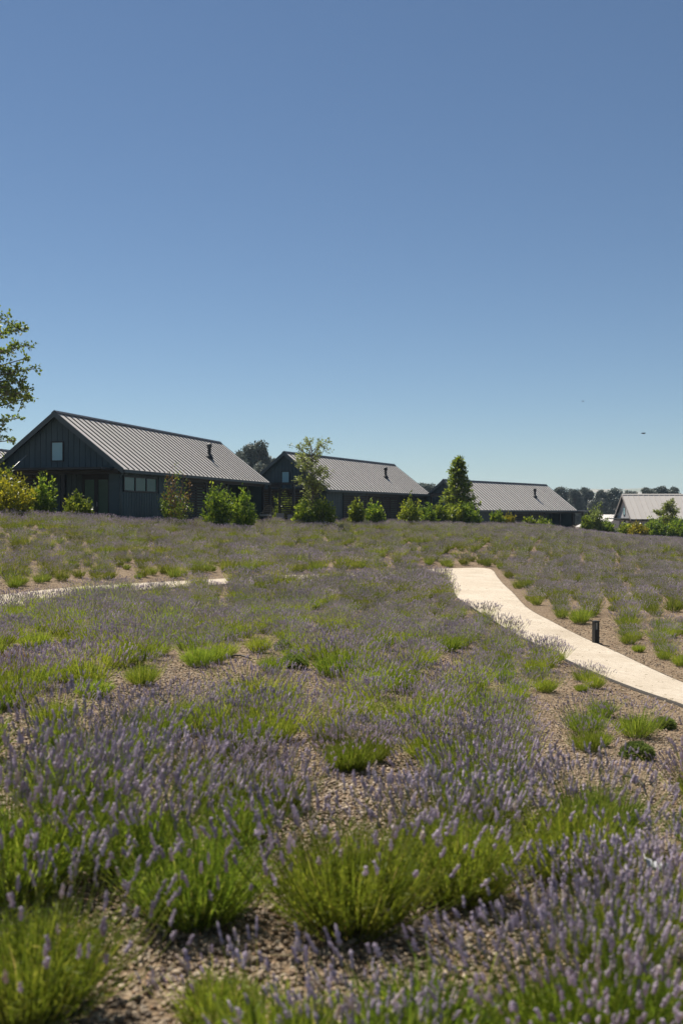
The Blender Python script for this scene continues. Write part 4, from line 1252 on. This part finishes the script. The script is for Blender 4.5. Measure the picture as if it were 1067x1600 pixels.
def make_tree(name, x, y, H, limbs, trunk_r, mat_, lab, cat, seed, leaf, per=60, spread=0.22, base_z=None, twigs=True, group=None, lean=(0, 0), tr_top=0.85):
    """limbs: list of (height on trunk, end x, end y, end z, leafy fraction start, leaves factor), relative to the base"""
    g = np.random.default_rng(seed)
    z = float(height(x, y)) if base_z is None else base_z
    o = empty(name, (x, y, z))
    mb = MB()
    tp = [(lean[0] * t ** 1.5 + 0.06 * math.sin(3 * t + seed) * t, lean[1] * t ** 1.5 + 0.05 * math.cos(4 * t + seed) * t, H * tr_top * t - 0.15 * (t == 0)) for t in (0, .15, .3, .45, .6, .75, .9, 1)]
    mb.tube(tp, [trunk_r * (1.25, 1, .9, .78, .62, .46, .3, .16)[i] for i in range(8)], 8)
    mb.build('trunk', M['bark'], o, smooth=True)
    def tpos(zz):
        t = min(1, zz / (H * tr_top)); return np.array([np.interp(t, (0, .15, .3, .45, .6, .75, .9, 1), [p[k] for p in tp]) for k in range(3)])
    Ps, Ds, Ts = [], [], []
    mb = MB()
    for (hz, ex, ey, ez, s0, f) in limbs:
        a = tpos(hz); b = np.array([ex, ey, ez]); m_ = (a + b) / 2 + np.array([0, 0, 0.08 * np.linalg.norm(b - a)]) + g.normal(0, 0.05, 3) * np.linalg.norm(b - a)
        ln = np.linalg.norm(b - a)
        q = [(1 - t) ** 2 * a + 2 * t * (1 - t) * m_ + t * t * b for t in (0, .3, .6, 1)]
        r0 = min(trunk_r * 0.45, 0.012 + 0.02 * ln)
        mb.tube([tuple(v) for v in q], [r0, r0 * .7, r0 * .45, r0 * .15], 5)
        n_ = int(per * f)
        # side twigs with leaves
        ntw = max(3, int(n_ / 9))
        tt = g.uniform(s0, 1.0, ntw)
        c = np.array([(1 - t) ** 2 * a + 2 * t * (1 - t) * m_ + t * t * b for t in tt])
        dirb = unit(b - a)
        td = unit(dirb * 0.6 + g.normal(0, 0.65, (ntw, 3)) + np.array([0, 0, 0.15]))
        tl = spread * g.uniform(0.5, 1.6, ntw) * (1.25 - 0.5 * tt)
        if twigs:
            for k in range(ntw):
                mb.tube([tuple(c[k]), tuple(c[k] + td[k] * tl[k])], [0.010 + r0 * 0.1, 0.004], 3, False)
        nl = 9
        s = g.uniform(0.2, 1.1, (ntw, nl))[..., None]
        Ps.append((c[:, None] + td[:, None] * tl[:, None, None] * s).reshape(-1, 3)); Ds.append(np.repeat(td, nl, 0))
        Ts.append(np.clip(np.repeat(g.normal(0.5, 0.13, ntw), nl) + g.normal(0, 0.16, ntw * nl), 0, 1))
    b_ = mb.build('branch', M['bark'], o)
    P = np.concatenate(Ps); D = np.concatenate(Ds)
    V, Fc = leaf_cloud(g, P, D, spread * 0.16, np.full(len(P), leaf), np.full(len(P), leaf * 0.34), up=0.0)
    link('crown', mesh_np('crown', V, [Fc], mat_, tint=np.repeat(np.concatenate(Ts), 4)), o)
    return tag(o, lab, cat, group)

g = np.random.default_rng(3)
# slender pale tree in front of the second cottage
x, y = at(489, 58)
zb = float(height(x, y)); Hs = EYE + (800 - 684) * 58 / F - zb
limbs = []
for k in range(46):
    t = (k + 0.5) / 46
    hz = Hs * (0.16 + 0.72 * t)
    reach = np.interp(t, [0, 0.2, 0.45, 0.8, 1.0], [0.40, 0.75, 1.20, 1.30, 1.15]) * g.uniform(0.6, 1.2)
    a = g.uniform(0, 6.28)
    limbs.append((hz, math.cos(a) * reach, math.sin(a) * reach, min(Hs, hz + Hs * g.uniform(0.06, 0.17)), 0.2, 0.8 if t < 0.25 else 2.1 if t < 0.66 else 1.5))
make_tree('slender_tree', x, y, Hs, limbs, 0.07, M['pale'], 'slender pale green tree with a thin see-through top before the second cottage', 'tree', 21, 0.12, per=50, spread=0.32)
# conical tree before the third cottage
x, y = at(716, 74)
zb = float(height(x, y)); Hs = EYE + (800 - 712) * 74 / F - zb
limbs = []
for k in range(64):
    t = (k + 0.5) / 64
    hz = Hs * (0.10 + 0.86 * t)
    reach = (1.62 * (1 - t) ** 1.0 + 0.08) * g.uniform(0.7, 1.2)
    a = k * 2.4 + g.uniform(-.3, .3)
    limbs.append((hz, math.cos(a) * reach, math.sin(a) * reach, min(Hs, hz + 0.12 * reach), 0.25, 1.5))
make_tree('conical_tree', x, y, Hs, limbs, 0.09, M['cone'], 'dark green conical tree standing before the gable of the third cottage', 'tree', 22, 0.18, per=75, spread=0.30)
# small spreading tree at the right edge
x, y = at(1040, 96)
zb = float(height(x, y)); Hs = EYE + (800 - 783) * 96 / F - zb
limbs = []
for k in range(30):
    t = (k + 0.5) / 30
    hz = Hs * (0.2 + 0.66 * t); a = g.uniform(0, 6.28)
    reach = (1.6 - 0.75 * t) * g.uniform(0.6, 1.2)
    limbs.append((hz, math.cos(a) * reach, math.sin(a) * reach, min(Hs, hz + 0.5 * g.uniform(0.5, 1.6)), 0.25, 1.6))
make_tree('spreading_tree', x, y, Hs, limbs, 0.08, M['pale'], 'small olive green spreading tree in front of the pale cottage', 'tree', 23, 0.17, per=85, spread=0.36)
# tree beyond the left edge whose boughs reach into the picture
dT = 51.0
x, y = at(-112, dT)
zb = float(height(x, y))
limbs = []
def end(px, py, dy): return ((px + 112) * (dT + dy) / F, dy, EYE + (800 - py) * (dT + dy) / F - zb)
for px, py, s0, f in ((16, 496, .45, 1.1), (40, 514, .5, 2.0), (36, 540, .5, 2.0), (22, 520, .4, 2.2), (10, 548, .4, 2.2), (34, 558, .5, 0.8), (8, 570, .4, 1.8), (56, 576, .62, 1.7), (50, 592, .6, 1.2), (22, 590, .4, 2.2), (54, 612, .55, 1.7), (36, 606, .5, 2.2), (20, 618, .4, 2.2),
                      (46, 622, .6, 1.4), (4, 612, .4, 2.2), (6, 640, .5, .9), (18, 654, .6, .8), (22, 662, .6, .5), (12, 672, .5, .9), (20, 688, .6, .9), (4, 690, .5, 1.2), (2, 472, .5, .7), (-8, 500, .4, 1.6), (-12, 560, .4, 2.0), (-14, 600, .4, 2.0), (-10, 650, .4, 1.2),
                      (-60, 470, .3, 2), (-90, 440, .3, 2), (-140, 450, .3, 2), (-190, 500, .3, 2), (-230, 570, .3, 2), (-240, 620, .3, 2), (-170, 560, .3, 2), (-60, 540, .3, 2), (-120, 500, .3, 2), (-50, 610, .3, 2), (-200, 660, .3, 2)):
    dy = float(g.uniform(-1.2, 1.2))
    e = end(px, py, dy)
    limbs.append((max(1.8, e[2] - 1.5), e[0], e[1], e[2], s0, f))
make_tree('broadleaf_tree', x, y, 12.6, limbs, 0.22, M['tree'], 'tall broadleaf tree at the left edge with boughs reaching in against the sky', 'tree', 24, 0.20, per=120, spread=0.40)

# eucalyptus trees far behind the cottages
def euc_mesh(seed):
    g = np.random.default_rng(seed)
    H_ = 20.0
    mb = MB()
    mb.tube([(0, 0, -1), (0.3, 0.1, 6), (-0.2, 0.2, 12), (0.2, 0, 17)], [0.55, 0.45, 0.3, 0.1], 7)
    Ps, Ts = [], []
    nb = 40
    for k in range(nb):
        t = (k + 0.5) / nb
        zc = H_ * (0.36 + 0.60 * t); a = g.uniform(0, 6.28)
        rr = (4.6 * math.sin(math.pi * (0.18 + 0.72 * t)) + 0.3) * g.uniform(0.35, 1.0)
        c = np.array([math.cos(a) * rr, math.sin(a) * rr, zc])
        mb.tube([(0, 0, zc - 2.5 - rr * 0.3), tuple(c * np.array([.55, .55, 1]) - np.array([0, 0, 0.9])), tuple(c)], [0.16, 0.1, 0.03], 4, False)
        n_ = 260
        d = unit(g.normal(0, 1, (n_, 3)))
        rad = np.array([1.7, 1.7, 1.15]) * g.uniform(0.75, 1.25)
        Ps.append(c + d * rad * (g.uniform(0.2, 1, n_) ** 0.4)[:, None]); Ts.append(np.clip(g.normal(0.5, 0.2, n_) + g.normal(0, 0.12), 0, 1))
    P = np.concatenate(Ps)
    V, Fc = leaf_cloud(g, P, unit(g.normal(0, 1, P.shape)), 0.12, np.full(len(P), 0.62), np.full(len(P), 0.20), up=-0.5)
    return mb.mesh('euc_trunk', M['bark']), mesh_np('euc_crown', V, [Fc], M['euc'], tint=np.repeat(np.concatenate(Ts), 4))
EUC = [euc_mesh(60 + k) for k in range(4)]
def euc(px, top, wpx, d, lab, k, rz):
    x, y = at(px, d)
    z = float(height(x, y))
    Hh = EYE + (800 - top) * d / F - z
    s = Hh / 20.4; sw_ = wpx * d / F / 8.0
    o = empty('eucalyptus_tree', (x, y, z), rz)
    o.scale = (sw_, sw_, s)
    link('trunk', EUC[k % 4][0], o); link('crown', EUC[k % 4][1], o)
    tag(o, lab, 'tree', 'eucalyptus trees far behind the cottages')
euc(404, 686, 56, 170, 'large rounded eucalyptus between the nearest and second cottage roofs', 0, 0.5)
euc(372, 702, 40, 180, 'lower eucalyptus partly behind the right end of the nearest cottage roof', 1, 1.5)
euc(667, 753, 40, 230, 'small distant eucalyptus in the gap between second and third cottages', 2, 2.0)
ROW = [(874, 759, 30, 'eucalyptus crown just above the right end of the third cottage roof'), (897, 762, 24, 'shorter eucalyptus second from the left in the far row'), (914, 760, 30, 'tall eucalyptus left of the gap in the far row'),
       (936, 764, 26, 'eucalyptus right of the gap in the far row'), (957, 761, 36, 'broad eucalyptus directly left of the pale cottage roof'), (985, 765, 30, 'eucalyptus just above the ridge of the pale cottage at its left end'),
       (1008, 760, 32, 'eucalyptus above the ridge of the pale cottage, middle of three'), (1030, 758, 36, 'tallest eucalyptus above the ridge of the pale cottage'), (1049, 759, 28, 'eucalyptus above the pale ridge nearest the right edge'), (1085, 764, 34, 'eucalyptus cut by the right picture edge')]
for k, (px, top, wp, lab) in enumerate(ROW):
    euc(px, top, wp, 255 + 11 * (k % 3), lab, k + 1, k * 1.7)

# ------------------------------------------------------------------ haze
hm = bpy.data.materials.new('haze'); hm.use_nodes = True
hm.node_tree.nodes.clear()
pv_ = hm.node_tree.nodes.new('ShaderNodeVolumePrincipled')
pv_.inputs['Color'].default_value = (0.62, 0.82, 1.0, 1)
pv_.inputs['Density'].default_value = HAZE
pv_.inputs['Anisotropy'].default_value = 0.2
ho = hm.node_tree.nodes.new('ShaderNodeOutputMaterial')
hm.node_tree.links.new(pv_.outputs[0], ho.inputs['Volume'])
tag(MB().box(-5200, 5200, -5200, 5200, -12, 66).build('haze', hm), kind='stuff')

# ------------------------------------------------------------------ small things
x, y = spot(930, 1007)
bz = float(height(x, y))
b = empty('bollard_light', (x, y, bz), R(20))
hB = 37 * y / F
mb = MB()
mb.box(-0.055, 0.055, -0.05, 0.05, -0.1, hB * 0.62); mb.box(-0.055, -0.035, -0.05, 0.05, hB * 0.62, hB * 0.93); mb.box(0.035, 0.055, -0.05, 0.05, hB * 0.62, hB * 0.93); mb.box(-0.035, 0.035, 0.03, 0.05, hB * 0.62, hB * 0.93)
mb.build('post', M['dark'], b)
MB().box(-0.062, 0.062, -0.057, 0.057, hB * 0.93 + .001, hB).build('cap', M['dark'], b, bevel=0.006)
MB().box(-0.034, 0.034, -0.02, 0.029, hB * 0.622, hB * 0.929).build('lens', M['lens'], b)
MB().box(-0.09, 0.09, -0.09, 0.09, -0.1, 0.03).build('base_plate', M['dark'], b)
tag(b, 'square black bollard path light standing at the far edge of the pale path', 'bollard')

for (pa, pb, lab) in (((972, 1218), (1004, 1231), 'short black irrigation hose end on the gravel below the round clipped shrub'), ((362, 1028), (392, 1032), 'dark irrigation hose on the open gravel gap in mid field'), ((240, 1088), (262, 1100), 'dark irrigation hose bit at the left gravel gap')):
    a = spot(*pa); c = spot(*pb)
    pts = []
    for t in np.linspace(0, 1, 7):
        q = a + (c - a) * t
        pts.append((q[0], q[1] + 0.03 * math.sin(5 * t), float(height(q[0], q[1])) + 0.022 + 0.02 * math.sin(3 * t)))
    tag(MB().tube(pts, 0.011, 6).build('irrigation_hose', M['hose'], None, smooth=True), lab, 'hose', 'irrigation hoses on the gravel')

# white crumpled scrap among the lavender at right
x, y = 1.29, 4.15
z = float(height(x, y))
g = np.random.default_rng(9)
gv, gf_ = [], []
for i in range(9):
    for j in range(5):
        gv.append((0.013 * (i - 4) + g.normal(0, 0.004), 0.014 * (j - 2) + g.normal(0, 0.004), 0.20 + g.normal(0, 0.006) - 0.006 * (i - 4)))
for i in range(8):
    for j in range(4):
        gf_.append((i * 5 + j, (i + 1) * 5 + j, (i + 1) * 5 + j + 1, i * 5 + j + 1))
w = link('paper_scrap', mesh_np('paper_scrap', gv, [gf_], M['white']), None, (x, y, z + 0.07))
w.rotation_euler = (R(25), 0, 0)
sm_ = w.modifiers.new('thickness', 'SOLIDIFY'); sm_.thickness = 0.002
tag(w, 'crumpled white scrap caught among the lavender at the right', 'scrap')

# birds, tiny in the sky
for (px, py, d, s, lab) in ((1004.5, 677, 60, 0.16, 'tiny dark bird in the sky above the pale cottage'), (910, 627, 80, 0.11, 'tinier dark speck of a bird higher in the sky above the third cottage')):
    mb = MB()
    mb.tube([(-s, 0, 0), (-s * .3, 0, 0), (s * .5, 0, 0), (s, 0, .02)], [0.01, s * .28, s * .25, 0.01], 6)
    o = empty('bird', ((px - 533.5) * d / F, d, EYE + (800 - py) * d / F), 0.4)
    mb.build('body', M['bird'], o, smooth=True)
    for sg in (-1, 1):
        MB().prism([(-0.35 * s, 0), (0.35 * s, 0), (0.1 * s, sg * 1.3 * s), (-0.15 * s, sg * 1.3 * s)][::sg], 'z', 0.0, 0.012).build('wing', M['bird'], o)
    tag(o, lab, 'bird', 'birds in the sky')
